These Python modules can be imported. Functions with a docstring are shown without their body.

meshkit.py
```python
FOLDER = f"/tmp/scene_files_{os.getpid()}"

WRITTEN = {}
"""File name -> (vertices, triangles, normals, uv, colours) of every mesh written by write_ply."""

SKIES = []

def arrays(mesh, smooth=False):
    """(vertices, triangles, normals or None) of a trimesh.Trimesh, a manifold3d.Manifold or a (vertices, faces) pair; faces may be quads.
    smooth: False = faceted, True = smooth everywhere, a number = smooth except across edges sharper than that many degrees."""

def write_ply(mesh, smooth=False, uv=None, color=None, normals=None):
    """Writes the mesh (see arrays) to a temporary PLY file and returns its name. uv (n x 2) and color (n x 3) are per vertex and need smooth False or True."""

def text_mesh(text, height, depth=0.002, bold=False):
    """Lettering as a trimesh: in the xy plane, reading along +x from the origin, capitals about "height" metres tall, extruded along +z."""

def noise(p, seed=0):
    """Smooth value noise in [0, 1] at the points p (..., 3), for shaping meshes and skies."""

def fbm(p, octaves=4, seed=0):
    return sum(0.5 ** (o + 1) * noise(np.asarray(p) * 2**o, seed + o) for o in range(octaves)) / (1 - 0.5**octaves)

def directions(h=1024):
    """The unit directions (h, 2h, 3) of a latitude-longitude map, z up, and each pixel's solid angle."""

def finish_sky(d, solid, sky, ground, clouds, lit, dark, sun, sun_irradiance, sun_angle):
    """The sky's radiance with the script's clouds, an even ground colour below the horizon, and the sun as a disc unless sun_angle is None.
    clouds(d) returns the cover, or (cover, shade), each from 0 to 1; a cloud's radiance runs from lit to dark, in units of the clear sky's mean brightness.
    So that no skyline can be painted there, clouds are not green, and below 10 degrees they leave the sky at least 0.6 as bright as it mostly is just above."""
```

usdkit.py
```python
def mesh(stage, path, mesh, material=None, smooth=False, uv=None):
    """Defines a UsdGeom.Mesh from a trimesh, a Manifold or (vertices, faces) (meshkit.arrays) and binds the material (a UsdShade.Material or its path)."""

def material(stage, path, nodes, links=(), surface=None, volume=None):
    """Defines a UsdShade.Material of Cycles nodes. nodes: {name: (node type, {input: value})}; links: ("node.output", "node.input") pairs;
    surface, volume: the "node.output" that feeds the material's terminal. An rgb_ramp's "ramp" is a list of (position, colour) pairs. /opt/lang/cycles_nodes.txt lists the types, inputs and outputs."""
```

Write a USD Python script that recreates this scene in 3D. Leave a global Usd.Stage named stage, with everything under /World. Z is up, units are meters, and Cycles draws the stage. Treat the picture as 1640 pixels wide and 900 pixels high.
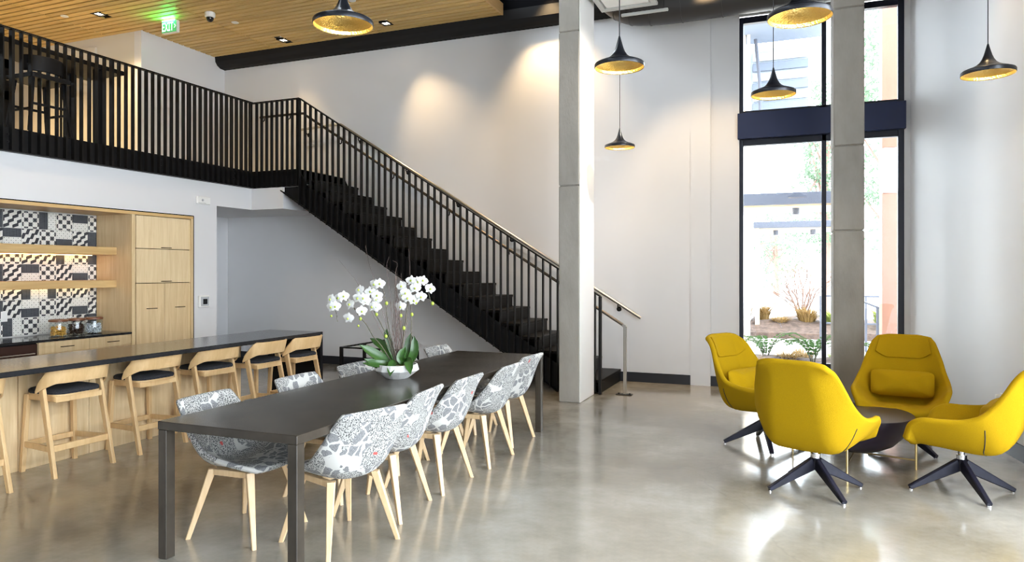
import math, random
import numpy as np
import trimesh
import usdkit, meshkit
from shapely.geometry import Polygon, Point, box as sbox
from shapely.ops import unary_union
from shapely import affinity
from pxr import Usd, UsdGeom, UsdLux, UsdShade, Gf, Sdf

stage = Usd.Stage.CreateInMemory()
UsdGeom.SetStageUpAxis(stage, 'Z')
UsdGeom.SetStageMetersPerUnit(stage, 1.0)
world = UsdGeom.Xform.Define(stage, '/World')
stage.SetDefaultPrim(world.GetPrim())
rng = np.random.default_rng(11)
random.seed(11)
PI = math.pi

# ------------------------------------------------------------------ camera, sky, exposure
EXPOSURE = 0.42
YAW = math.atan(455 / 1133)
cam = UsdGeom.Camera.Define(stage, '/World/camera')
cam.AddTranslateOp().Set(Gf.Vec3d(0, 0, 1.57))
cam.AddRotateXYZOp().Set(Gf.Vec3f(90, 0, math.degrees(YAW)))
cam.CreateHorizontalApertureAttr(36.0)
cam.CreateVerticalApertureAttr(36.0 * 900 / 1640)
cam.CreateFocalLengthAttr(36.0 * 1133 / 1640)
cam.CreateVerticalApertureOffsetAttr(-36.0 * 16 / 1640)
cam.CreateClippingRangeAttr(Gf.Vec2f(0.05, 500))
cam.CreateExposureAttr(EXPOSURE)

sky = UsdLux.DomeLight.Define(stage, '/World/sky')
sky.CreateColorAttr(Gf.Vec3f(0.82, 0.91, 1.0))
sky.CreateIntensityAttr(3.6)

# warm ceiling lamps: (x, y, z), aimed at (x, y, z), intensity, cone half angle
WARM = (1.0, 0.71, 0.37)
CEIL = 5.38            # underside of the wooden ceiling
VOID = 6.3             # dark ceiling above the hall
YB = 9.97              # back wall
YS = 8.76              # plane of the stair railing
XL = -7.91             # left wall and balcony edge
F2 = 3.125             # upper floor

# ------------------------------------------------------------------ helpers
used = {}


def numbered(parent, name):
    key = (parent, name)
    n = used.get(key, 0)
    used[key] = n + 1
    return name if n == 0 else f'{name}_{n:03d}'


def setdata(p, label=None, cat=None, group=None, kind=None):
    for k, v in (('label', label), ('category', cat), ('group', group), ('kind', kind)):
        if v:
            p.SetCustomDataByKey(k, v)
    return p


def tag(p, label, cat, group=None, kind=None):
    return setdata(p, label, cat, group, kind)


def path_of(parent):
    return '/World' if parent is None else str(parent.GetPath())


def obj(name, m, mat, parent=None, smooth=False, label=None, uv=None):
    pp = path_of(parent)
    path = pp + '/' + numbered(pp, name)
    if isinstance(m, MB):
        m = m.get()
    g = usdkit.mesh(stage, path, m, mat, smooth=smooth, uv=uv)
    p = g.GetPrim()
    if label:
        p.SetCustomDataByKey('label', label)
    return p


def place(x, loc, rot):
    x.AddTranslateOp().Set(Gf.Vec3d(*map(float, loc)))
    x.AddRotateZOp().Set(float(math.degrees(rot)))


def thing(name, label, cat, loc=(0, 0, 0), rot=0.0, group=None, kind=None, parent=None):
    pp = path_of(parent)
    x = UsdGeom.Xform.Define(stage, pp + '/' + numbered(pp, name))
    place(x, loc, rot)
    return setdata(x.GetPrim(), label, cat, group, kind)


def dup(root, label, loc, rot=0.0, group=None):
    d = root.GetCustomData()
    base = root.GetName()
    x = UsdGeom.Xform.Define(stage, '/World/' + numbered('/World', base))
    p = x.GetPrim()
    p.GetReferences().AddInternalReference(root.GetPath())
    place_over(p, loc, rot)
    p.SetInstanceable(True)
    setdata(p, label, d.get('category'), group or d.get('group'), d.get('kind'))
    return p


def place_over(p, loc, rot):
    x = UsdGeom.Xformable(p)
    p.CreateAttribute('xformOp:translate', Sdf.ValueTypeNames.Double3).Set(Gf.Vec3d(*map(float, loc)))
    p.CreateAttribute('xformOp:rotateZ', Sdf.ValueTypeNames.Float).Set(float(math.degrees(rot)))
    p.CreateAttribute('xformOpOrder', Sdf.ValueTypeNames.TokenArray).Set(['xformOp:translate', 'xformOp:rotateZ'])


class MB:
    """collects pieces into one mesh"""

    def __init__(s):
        s.v, s.f, s.n = [], [], 0

    def add(s, v, f):
        v = np.asarray(v, float)
        f = np.asarray(f, int)
        if f.shape[1] == 4:
            f = np.vstack([f[:, [0, 1, 2]], f[:, [0, 2, 3]]])
        s.v.append(v)
        s.f.append(f + s.n)
        s.n += len(v)
        return s

    def mesh(s, m):
        return s.add(m.vertices, m.faces)

    def get(s):
        return trimesh.Trimesh(np.vstack(s.v), np.vstack(s.f), process=False)

    def box(s, x0, x1, y0, y1, z0, z1, b=0.0):
        return s.mesh(box(x0, x1, y0, y1, z0, z1, b))

    def bar(s, *a, **k):
        return s.mesh(bar(*a, **k))

    def tube(s, *a, **k):
        return s.mesh(tube(*a, **k))


def box(x0, x1, y0, y1, z0, z1, b=0.0):
    c = np.array([[x0, x1], [y0, y1], [z0, z1]], float)
    c.sort(axis=1)
    if b <= 0:
        m = trimesh.creation.box(extents=c[:, 1] - c[:, 0])
        m.apply_translation(c.mean(1))
        return m
    h = (c[:, 1] - c[:, 0]) / 2
    b = min(b, 0.45 * h.min() * 2)
    pts = []
    for sx in (-1, 1):
        for sy in (-1, 1):
            for sz in (-1, 1):
                s = np.array([sx, sy, sz])
                for k in range(3):
                    q = h - b
                    q[k] = h[k]
                    pts.append(s * q)
    m = trimesh.convex.convex_hull(np.array(pts))
    m.apply_translation(c.mean(1))
    return m


def frame_of(d, up):
    d = np.asarray(d, float)
    d = d / np.linalg.norm(d)
    up = np.asarray(up, float)
    if abs(d @ up) > 0.98:
        up = np.array([1.0, 0, 0])
    a = np.cross(up, d)
    a /= np.linalg.norm(a)
    return d, a, np.cross(d, a)


def bar(p, q, w, h, up=(0, 0, 1), w1=None, h1=None, b=0.0, flat=False):
    """a beam from p to q: w across, h along up; w1, h1 at q. flat: ends cut level (horizontal), for legs"""
    p, q = np.asarray(p, float), np.asarray(q, float)
    d, a, u = frame_of(q - p, up)
    if flat:
        a = np.array([a[0], a[1], 0.0])
        a /= np.linalg.norm(a)
        u = np.cross([0, 0, 1.0], a)
    w1 = w if w1 is None else w1
    h1 = h if h1 is None else h1
    v = []
    for c, ww, hh in ((p, w, h), (q, w1, h1)):
        if b > 0:
            for sx, sy in ((-1, -1), (1, -1), (1, 1), (-1, 1)):
                o = ((sx * (ww / 2 - b), sy * hh / 2), (sx * ww / 2, sy * (hh / 2 - b)))
                if sx * sy > 0:
                    o = o[::-1]
                for i, j in o:
                    v.append(c + a * i + u * j)
        else:
            for sx, sy in ((-1, -1), (1, -1), (1, 1), (-1, 1)):
                v.append(c + a * (sx * ww / 2) + u * (sy * hh / 2))
    n = len(v) // 2
    f = [[i, (i + 1) % n, n + (i + 1) % n] for i in range(n)] + [[i, n + (i + 1) % n, n + i] for i in range(n)]
    f += [[0, i + 1, i] for i in range(1, n - 1)] + [[n, n + i, n + i + 1] for i in range(1, n - 1)]
    m = trimesh.Trimesh(np.array(v), np.array(f), process=False)
    if m.volume < 0:
        m.invert()
    return m


def tube(pts, r, sides=10, cap=True):
    p = np.asarray(pts, float)
    r = np.broadcast_to(np.asarray(r, float), (len(p),))
    t = np.gradient(p, axis=0)
    t /= np.linalg.norm(t, axis=1, keepdims=True) + 1e-12
    ref = np.array([0, 0, 1.0]) if abs(t[0, 2]) < 0.9 else np.array([1.0, 0, 0])
    a = np.cross(ref, t[0])
    a /= np.linalg.norm(a)
    ring, ang = [], np.arange(sides) * 2 * PI / sides
    for i in range(len(p)):
        a = a - t[i] * (a @ t[i])
        a /= np.linalg.norm(a) + 1e-12
        b = np.cross(t[i], a)
        ring.append(p[i] + r[i] * (np.cos(ang)[:, None] * a + np.sin(ang)[:, None] * b))
    v = np.vstack(ring)
    f = []
    for i in range(len(p) - 1):
        for j in range(sides):
            k = (j + 1) % sides
            f += [[i * sides + j, i * sides + k, (i + 1) * sides + k], [i * sides + j, (i + 1) * sides + k, (i + 1) * sides + j]]
    if cap:
        v = np.vstack([v, p[0], p[-1]])
        n = len(v)
        L = (len(p) - 1) * sides
        for j in range(sides):
            k = (j + 1) % sides
            f += [[n - 2, k, j], [n - 1, L + j, L + k]]
    m = trimesh.Trimesh(v, np.array(f), process=False)
    return m


def lathe(prof, n=40, at=(0, 0, 0)):
    prof = np.asarray(prof, float)
    ang = np.arange(n) * 2 * PI / n
    v = np.stack([prof[:, None, 0] * np.cos(ang), prof[:, None, 0] * np.sin(ang), np.repeat(prof[:, 1:2], n, 1)], -1).reshape(-1, 3)
    f = []
    for i in range(len(prof) - 1):
        for j in range(n):
            k = (j + 1) % n
            a, b, c, d = i * n + j, i * n + k, (i + 1) * n + k, (i + 1) * n + j
            if prof[i, 0] > 1e-6:
                f.append([a, b, c] if prof[i + 1, 0] > 1e-6 else [a, b, d])
            if prof[i + 1, 0] > 1e-6:
                f.append([a, c, d])
    m = trimesh.Trimesh(v + np.asarray(at, float), np.array(f), process=False)
    m.merge_vertices()
    if m.is_watertight and m.volume < 0:
        m.invert()
    return m


def extrude(poly, h):
    geoms = getattr(poly, 'geoms', [poly])
    return trimesh.util.concatenate([trimesh.creation.extrude_polygon(g, h, engine='earcut') for g in geoms if g.area > 1e-9])


def prism_xz(poly, y0, y1):
    """polygon drawn in (x, z), extruded from y0 to y1"""
    m = extrude(poly, y1 - y0)
    v = m.vertices.copy()
    m.vertices = np.stack([v[:, 0], y0 + v[:, 2], v[:, 1]], -1)
    m.invert()
    return m


def prism_yz(poly, x0, x1):
    m = extrude(poly, x1 - x0)
    v = m.vertices.copy()
    m.vertices = np.stack([x0 + v[:, 2], v[:, 0], v[:, 1]], -1)
    return m


def prism_xy(poly, z0, z1):
    m = extrude(poly, z1 - z0)
    m.apply_translation([0, 0, z0])
    return m


def grid_faces(n, m, off=0, wrap=False):
    f = []
    for i in range(n - 1):
        for j in range(m if wrap else m - 1):
            k = (j + 1) % m
            f.append([off + i * m + j, off + i * m + k, off + (i + 1) * m + k, off + (i + 1) * m + j])
    return f


def grid_normals(P):
    du, dv = np.gradient(P, axis=0), np.gradient(P, axis=1)
    n = np.cross(du, dv)
    return n / (np.linalg.norm(n, axis=-1, keepdims=True) + 1e-12)


def thick_shell(P, th, sign=1.0, round_=True):
    """P (n, m, 3) is the inner face; the shell is th thick along the normals with a rounded rim"""
    N = grid_normals(P) * sign
    th = np.broadcast_to(np.asarray(th, float), P.shape[:2])[..., None]
    Q = P + N * th
    n, m = P.shape[:2]
    rim = [(i, 0) for i in range(n)] + [(n - 1, j) for j in range(1, m)] + [(i, m - 1) for i in range(n - 2, -1, -1)] + [(0, j) for j in range(m - 2, 0, -1)]
    v = [P.reshape(-1, 3), Q.reshape(-1, 3)]
    f = grid_faces(n, m) + [q[::-1] for q in grid_faces(n, m, n * m)]
    c = P.mean((0, 1))
    idx = [i * m + j for i, j in rim]
    K = len(rim)
    rp, rq = P.reshape(-1, 3)[idx], Q.reshape(-1, 3)[idx]
    rn = N.reshape(-1, 3)[idx]
    tan = np.roll(rp, -1, 0) - np.roll(rp, 1, 0)
    out = np.cross(tan, rn)
    out /= np.linalg.norm(out, axis=1, keepdims=True) + 1e-12
    # outward: away from the neighbouring inside points
    inside = []
    for i, j in rim:
        ii, jj = min(max(i, 1), n - 2), min(max(j, 1), m - 2)
        inside.append(P[ii, jj])
    s = np.sign(((rp - np.array(inside)) * out).sum(1))
    s[s == 0] = 1
    if np.median(s) < 0:
        out = -out
    loops = [np.array(idx)]
    base = 2 * n * m
    if round_:
        t = th.reshape(-1, 1)[idx]
        for a in (0.2, 0.5, 0.8):
            v.append(rp + (rq - rp) * (0.5 - 0.5 * math.cos(a * PI)) + out * t * 0.5 * math.sin(a * PI))
            loops.append(np.arange(base, base + K))
            base += K
    loops.append(np.array(idx) + n * m)
    for A, B in zip(loops[:-1], loops[1:]):
        for k in range(K):
            k2 = (k + 1) % K
            f.append([A[k], B[k], B[k2], A[k2]])
    f = np.array(f)
    f = np.vstack([f[:, [0, 1, 2]], f[:, [0, 2, 3]]])
    mm = trimesh.Trimesh(np.vstack(v), f, process=False)
    trimesh.repair.fix_normals(mm)
    return mm


def spline(pts, n):
    """Catmull-Rom through the points, n samples"""
    p = np.asarray(pts, float)
    p = np.vstack([2 * p[0] - p[1], p, 2 * p[-1] - p[-2]])
    k = len(p) - 3
    out = []
    for t in np.linspace(0, k, n):
        i = min(int(t), k - 1)
        u = t - i
        a, b, c, d = p[i], p[i + 1], p[i + 2], p[i + 3]
        out.append(0.5 * (2 * b + (c - a) * u + (2 * a - 5 * b + 4 * c - d) * u * u + (3 * b - a - 3 * c + d) * u ** 3))
    return np.array(out)


def rotz(m, a, at=(0, 0, 0)):
    m.apply_transform(trimesh.transformations.rotation_matrix(a, [0, 0, 1], at))
    return m


# ------------------------------------------------------------------ materials
LK = '/World/Looks/'
MATS = {}


def mat(name, nodes, links, surface='p.BSDF'):
    MATS[name] = usdkit.material(stage, LK + name, nodes, links, surface=surface)
    return MATS[name]


def plain(name, c, rough=0.5, metallic=0.0, var=0.0, scale=6.0, stretch=(1, 1, 1), bump=0.0, bscale=60.0, detail=4, **kw):
    """one colour, with a noise variation of its value and a fine bump; object coordinates"""
    nodes = {'p': ('principled_bsdf', {'base_color': c, 'roughness': rough, 'metallic': metallic, **kw})}
    links = []
    if var > 0 or bump > 0:
        nodes['tc'] = ('texture_coordinate', {})
        nodes['mp'] = ('mapping', {'scale': stretch})
        links += [('tc.object', 'mp.vector')]
    if var > 0:
        lo, hi = [max(0, x * (1 - var)) for x in c], [min(1, x * (1 + var)) for x in c]
        nodes['n'] = ('noise_texture', {'scale': scale, 'detail': float(detail), 'roughness': 0.6})
        nodes['r'] = ('rgb_ramp', {'ramp': [(0.3, lo), (0.7, hi)]})
        links += [('mp.vector', 'n.vector'), ('n.fac', 'r.fac'), ('r.color', 'p.base_color')]
    if bump > 0:
        nodes['bn'] = ('noise_texture', {'scale': bscale, 'detail': 3.0})
        nodes['b'] = ('bump', {'strength': bump, 'distance': 0.01})
        links += [('mp.vector', 'bn.vector'), ('bn.fac', 'b.height'), ('b.normal', 'p.normal')]
    return mat(name, nodes, links)


def wood(name, c1, c2, rough=0.4, grain=(1.2, 1.2, 14.0), scale=3.0, piece=0.12, coat=0.0, spec=0.5):
    """straight grain along the axis with the smallest grain factor, a tone of its own per piece"""
    nodes = {
        'tc': ('texture_coordinate', {}), 'mp': ('mapping', {'scale': grain}),
        'oi': ('object_info', {}),
        'n': ('noise_texture', {'scale': scale, 'detail': 6.0, 'roughness': 0.62, 'distortion': 0.6}),
        'r': ('rgb_ramp', {'ramp': [(0.30, c1), (0.52, [(a + b) / 2 for a, b in zip(c1, c2)]), (0.72, c2)]}),
        'mr': ('map_range', {'from_min': 0.0, 'from_max': 1.0, 'to_min': 1 - piece, 'to_max': 1 + piece}),
        'h': ('hsv', {}),
        'p': ('principled_bsdf', {'roughness': rough, 'coat_weight': coat, 'specular_ior_level': spec}),
    }
    links = [('tc.object', 'mp.vector'), ('mp.vector', 'n.vector'), ('n.fac', 'r.fac'), ('r.color', 'h.color'),
             ('oi.random', 'mr.value'), ('mr.result', 'h.value'), ('h.color', 'p.base_color')]
    return mat(name, nodes, links)


plain('wall_paint', (0.70, 0.69, 0.69), 0.55, bump=0.02, bscale=180)
plain('wall_cream', (0.66, 0.62, 0.53), 0.55)
plain('black_paint', (0.006, 0.006, 0.007), 0.5, specular_ior_level=0.15)
plain('black_steel', (0.007, 0.0065, 0.0065), 0.45, var=0.25, scale=9, specular_ior_level=0.2)
plain('stair_steel', (0.006, 0.005, 0.0042), 0.45, var=0.35, scale=5, specular_ior_level=0.12)
plain('dark_void', (0.004, 0.004, 0.005), 0.9, specular_ior_level=0.05)
plain('beam_dark', (0.016, 0.0155, 0.016), 0.75, specular_ior_level=0.2)
plain('base_black', (0.012, 0.014, 0.02), 0.4)
plain('brushed_steel', (0.62, 0.60, 0.56), 0.28, metallic=1.0)
plain('rail_steel', (0.16, 0.135, 0.11), 0.3, metallic=0.9)
plain('duct_metal', (0.040, 0.037, 0.036), 0.42, metallic=0.2)
plain('frame_metal', (0.008, 0.010, 0.022), 0.35)
plain('fascia_flare_blue', (0.010, 0.018, 0.065), 0.35, var=0.1, scale=2)  # blue window flare painted into the metal colour
plain('white_plastic', (0.80, 0.79, 0.76), 0.4)
plain('grey_plastic', (0.45, 0.46, 0.47), 0.4)
plain('vent_metal', (0.50, 0.50, 0.48), 0.5)
plain('black_glass', (0.01, 0.01, 0.012), 0.1)
plain('concrete', (0.29, 0.265, 0.23), 0.75, var=0.22, scale=2.2, stretch=(1, 1, 0.45), bump=0.25, bscale=40, detail=9)
plain('mustard_wool', (0.375, 0.226, 0.0035), 0.9, var=0.06, scale=160, bump=0.25, bscale=420, specular_ior_level=0.1)
plain('mustard_pad', (0.365, 0.218, 0.0035), 0.9, var=0.06, scale=160, bump=0.25, bscale=420, specular_ior_level=0.1)
plain('zip_black', (0.02, 0.02, 0.02), 0.5)
plain('seat_charcoal', (0.020, 0.020, 0.024), 0.95, var=0.6, scale=180, bump=0.3, bscale=300)
plain('chrome', (0.75, 0.75, 0.76), 0.12, metallic=1.0)
plain('brass', (0.78, 0.58, 0.26), 0.25, metallic=1.0)
plain('table_dark', (0.042, 0.034, 0.026), 0.22, var=0.35, scale=3.5, stretch=(1.2, 1.0, 1), detail=6)
plain('counter_dark', (0.022, 0.022, 0.024), 0.14, var=0.25, scale=5)
plain('bowl_dark', (0.020, 0.014, 0.022), 0.28, var=0.3, scale=4)
plain('fridge_dark', (0.05, 0.026, 0.02), 0.2)
plain('handle_bronze', (0.12, 0.085, 0.05), 0.35, metallic=0.9)
plain('planter_concrete', (0.56, 0.55, 0.53), 0.8, var=0.12, scale=14, bump=0.15)
plain('moss_fill', (0.30, 0.26, 0.15), 0.95, var=0.5, scale=40)
plain('orchid_leaf', (0.03, 0.085, 0.014), 0.34, var=0.35, scale=7)
plain('orchid_green', (0.38, 0.48, 0.06), 0.5)
plain('orchid_stem', (0.085, 0.075, 0.045), 0.55)
plain('twig_wood', (0.16, 0.115, 0.10), 0.8)
plain('pasta', (0.80, 0.42, 0.07), 0.5, var=0.3, scale=30)
plain('coffee_bean', (0.045, 0.018, 0.010), 0.4)
plain('wrapped_sweets', (0.62, 0.63, 0.70), 0.3, var=0.5, scale=60)
plain('jar_lid', (0.22, 0.085, 0.04), 0.35, var=0.2, scale=8)
plain('tile_white', (0.78, 0.76, 0.70), 0.35)
plain('tile_ink', (0.040, 0.042, 0.050), 0.4, var=0.2, scale=25)
plain('tile_dark', (0.050, 0.054, 0.064), 0.4, var=0.25, scale=25)
plain('tile_line', (0.16, 0.17, 0.18), 0.5)
plain('grout', (0.60, 0.58, 0.54), 0.8)
plain('rubber', (0.02, 0.02, 0.02), 0.7)
wood('maple', (0.62, 0.43, 0.22), (0.78, 0.60, 0.36), 0.42, grain=(7, 7, 0.5), piece=0.10)
wood('maple_pale', (0.70, 0.52, 0.29), (0.83, 0.66, 0.42), 0.42, grain=(7, 7, 0.5), piece=0.06)
wood('maple_along', (0.56, 0.35, 0.14), (0.72, 0.49, 0.22), 0.42, grain=(6, 0.5, 6), piece=0.05)
wood('beech', (0.60, 0.38, 0.17), (0.74, 0.51, 0.26), 0.42, grain=(6, 6, 0.9), piece=0.06)
wood('beech_pale', (0.56, 0.38, 0.20), (0.68, 0.49, 0.29), 0.45, grain=(9, 9, 0.8), piece=0.05)
wood('ceiling_plank', (0.56, 0.36, 0.115), (0.74, 0.52, 0.21), 0.5, grain=(0.5, 9, 9), piece=0.13)
wood('leg_dark', (0.006, 0.006, 0.012), (0.016, 0.016, 0.030), 0.38, grain=(3, 3, 3), piece=0.05, spec=0.25)


def emit(name, c, s):
    return mat(name, {'e': ('emission', {'color': c, 'strength': s})}, [], surface='e.emission')


emit('lamp_warm', (1.0, 0.82, 0.55), 22.0)
emit('bulb_glow', (1.0, 0.80, 0.46), 420.0)
emit('exit_glow', (0.45, 1.0, 0.55), 2.2)
emit('exit_top', (0.10, 1.0, 0.22), 110.0)
emit('shelf_strip', (1.0, 0.55, 0.16), 11.0)

# polished concrete floor: mottled, with hairline cracks, a gloss that varies
mat('floor_concrete', {
    'tc': ('texture_coordinate', {}),
    'n1': ('noise_texture', {'scale': 0.8, 'detail': 8.0, 'roughness': 0.65}),
    'n2': ('noise_texture', {'scale': 26.0, 'detail': 6.0, 'roughness': 0.7}),
    'r1': ('rgb_ramp', {'ramp': [(0.30, (0.205, 0.178, 0.130)), (0.5, (0.29, 0.262, 0.212)), (0.70, (0.385, 0.360, 0.312))]}),
    'r2': ('rgb_ramp', {'ramp': [(0.3, (0.94, 0.94, 0.94)), (0.7, (1.04, 1.04, 1.04))]}),
    'mx': ('mix_color', {'blend_type': 'multiply', 'fac': 1.0, 'use_clamp': False}),
    'nd': ('noise_texture', {'scale': 1.6, 'detail': 5.0}),
    'vm': ('vector_math', {'math_type': 'multiply_add', 'vector2': (0.5, 0.5, 0.5)}),
    'v': ('voronoi_texture', {'feature': 'distance_to_edge', 'scale': 0.33}),
    'cr': ('rgb_ramp', {'ramp': [(0.0, (0.91, 0.91, 0.91)), (0.003, (1, 1, 1)), (1.0, (1, 1, 1))]}),
    'mc': ('mix_color', {'blend_type': 'multiply', 'fac': 1.0}),
    'rr': ('map_range', {'from_min': 0.3, 'from_max': 0.7, 'to_min': 0.13, 'to_max': 0.24}),
    'p': ('principled_bsdf', {'specular_ior_level': 0.65, 'coat_weight': 0.35, 'coat_roughness': 0.12}),
}, [('tc.object', 'n1.vector'), ('tc.object', 'n2.vector'), ('n1.fac', 'r1.fac'), ('n2.fac', 'r2.fac'), ('r1.color', 'mx.a'), ('r2.color', 'mx.b'),
    ('tc.object', 'nd.vector'), ('nd.color', 'vm.vector1'), ('tc.object', 'vm.vector3'), ('vm.vector', 'v.vector'), ('v.distance', 'cr.fac'),
    ('mx.result', 'mc.a'), ('cr.color', 'mc.b'), ('mc.result', 'p.base_color'), ('n1.fac', 'rr.value'), ('rr.result', 'p.roughness')])

# upholstery print: big stippled grey flowers and leaves on cream, here and there a red heart
mat('flower_print', {
    'tc': ('texture_coordinate', {}), 'oi': ('object_info', {}),
    'off': ('vector_math', {'math_type': 'scale', 'scale': 3.0}),
    'add': ('vector_math', {'math_type': 'add'}),
    'wn': ('noise_texture', {'scale': 11.0, 'detail': 2.0}),
    'wa': ('vector_math', {'math_type': 'multiply_add', 'vector2': (0.07, 0.07, 0.07)}),
    'v1': ('voronoi_texture', {'scale': 5.8, 'randomness': 0.75}),
    'g1': ('math', {'math_type': 'less_than', 'value2': 0.54}),
    'v2': ('voronoi_texture', {'scale': 15.0, 'randomness': 1.0}),
    'ed': ('voronoi_texture', {'scale': 15.0, 'randomness': 1.0, 'feature': 'distance_to_edge'}),
    'e1': ('math', {'math_type': 'greater_than', 'value2': 0.085}),
    'c2': ('separate_color', {}),
    'k2': ('math', {'math_type': 'greater_than', 'value2': 0.22}),
    'g2': ('math', {'math_type': 'multiply'}),
    'v3': ('voronoi_texture', {'scale': 130.0}),
    's1': ('math', {'math_type': 'less_than', 'value2': 0.42}),
    'v4': ('voronoi_texture', {'scale': 300.0}),
    's2': ('math', {'math_type': 'less_than', 'value2': 0.45}),
    'r': ('math', {'math_type': 'less_than', 'value2': 0.10}),
    'sc': ('separate_color', {}),
    'rk': ('math', {'math_type': 'greater_than', 'value2': 0.35}),
    'rm': ('math', {'math_type': 'multiply'}),
    'lf': ('mix_color', {'a': (0.21, 0.21, 0.21), 'b': (0.085, 0.085, 0.09)}),
    'base': ('mix_color', {'a': (0.45, 0.44, 0.41)}),
    'fl': ('mix_color', {'a': (0.34, 0.335, 0.315), 'b': (0.036, 0.036, 0.038)}),
    'm2': ('mix_color', {}),
    'm3': ('mix_color', {'b': (0.48, 0.07, 0.06)}),
    'p': ('principled_bsdf', {'roughness': 0.9, 'sheen_weight': 0.05}),
}, [('oi.location', 'off.vector1'), ('tc.object', 'add.vector1'), ('off.vector', 'add.vector2'), ('add.vector', 'wn.vector'),
    ('wn.color', 'wa.vector1'), ('add.vector', 'wa.vector3'), ('wa.vector', 'v1.vector'), ('wa.vector', 'v2.vector'), ('wa.vector', 'ed.vector'),
    ('add.vector', 'v3.vector'), ('add.vector', 'v4.vector'),
    ('v1.distance', 'g1.value1'), ('ed.distance', 'e1.value1'), ('v2.color', 'c2.color'), ('c2.g', 'k2.value1'), ('e1.value', 'g2.value1'), ('k2.value', 'g2.value2'),
    ('v3.distance', 's1.value1'), ('v4.distance', 's2.value1'), ('v1.distance', 'r.value1'), ('v1.color', 'sc.color'),
    ('sc.r', 'rk.value1'), ('r.value', 'rm.value1'), ('rk.value', 'rm.value2'),
    ('s2.value', 'lf.fac'), ('lf.result', 'base.b'), ('g2.value', 'base.fac'), ('s1.value', 'fl.fac'), ('g1.value', 'm2.fac'), ('base.result', 'm2.a'), ('fl.result', 'm2.b'),
    ('rm.value', 'm3.fac'), ('m2.result', 'm3.a'), ('m3.result', 'p.base_color')])

# beaten brass inside of the pendants, spun black outside
mat('pendant_gold', {
    'tc': ('texture_coordinate', {}), 'v': ('voronoi_texture', {'scale': 85.0}), 'b': ('bump', {'strength': 0.5, 'distance': 0.006, 'invert': True}),
    'p': ('principled_bsdf', {'base_color': (1.0, 0.76, 0.30), 'metallic': 1.0, 'roughness': 0.30}),
}, [('tc.object', 'v.vector'), ('v.distance', 'b.height'), ('b.normal', 'p.normal')])
plain('pendant_black', (0.016, 0.017, 0.021), 0.3, metallic=0.3)

mat('pane', {'t': ('transparent_bsdf', {'color': (0.97, 0.985, 0.99)}), 'g': ('glossy_bsdf', {'roughness': 0.0, 'color': (1, 1, 1)}), 'f': ('fresnel', {'IOR': 1.45}),
             'm': ('mix_closure', {})}, [('f.fac', 'm.fac'), ('t.BSDF', 'm.closure1'), ('g.BSDF', 'm.closure2')], surface='m.closure')
mat('jar_glass', {'t': ('transparent_bsdf', {'color': (0.95, 0.97, 0.97)}), 'g': ('glossy_bsdf', {'roughness': 0.03, 'color': (1, 1, 1)}), 'f': ('layer_weight', {'blend': 0.5}),
                  'pw': ('math', {'math_type': 'power', 'value2': 3.0}), 'ml': ('math', {'math_type': 'multiply_add', 'value2': 0.6, 'value3': 0.03}),
                  'm': ('mix_closure', {})}, [('f.facing', 'pw.value1'), ('pw.value', 'ml.value1'), ('ml.value', 'm.fac'), ('t.BSDF', 'm.closure1'), ('g.BSDF', 'm.closure2')], surface='m.closure')


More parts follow.
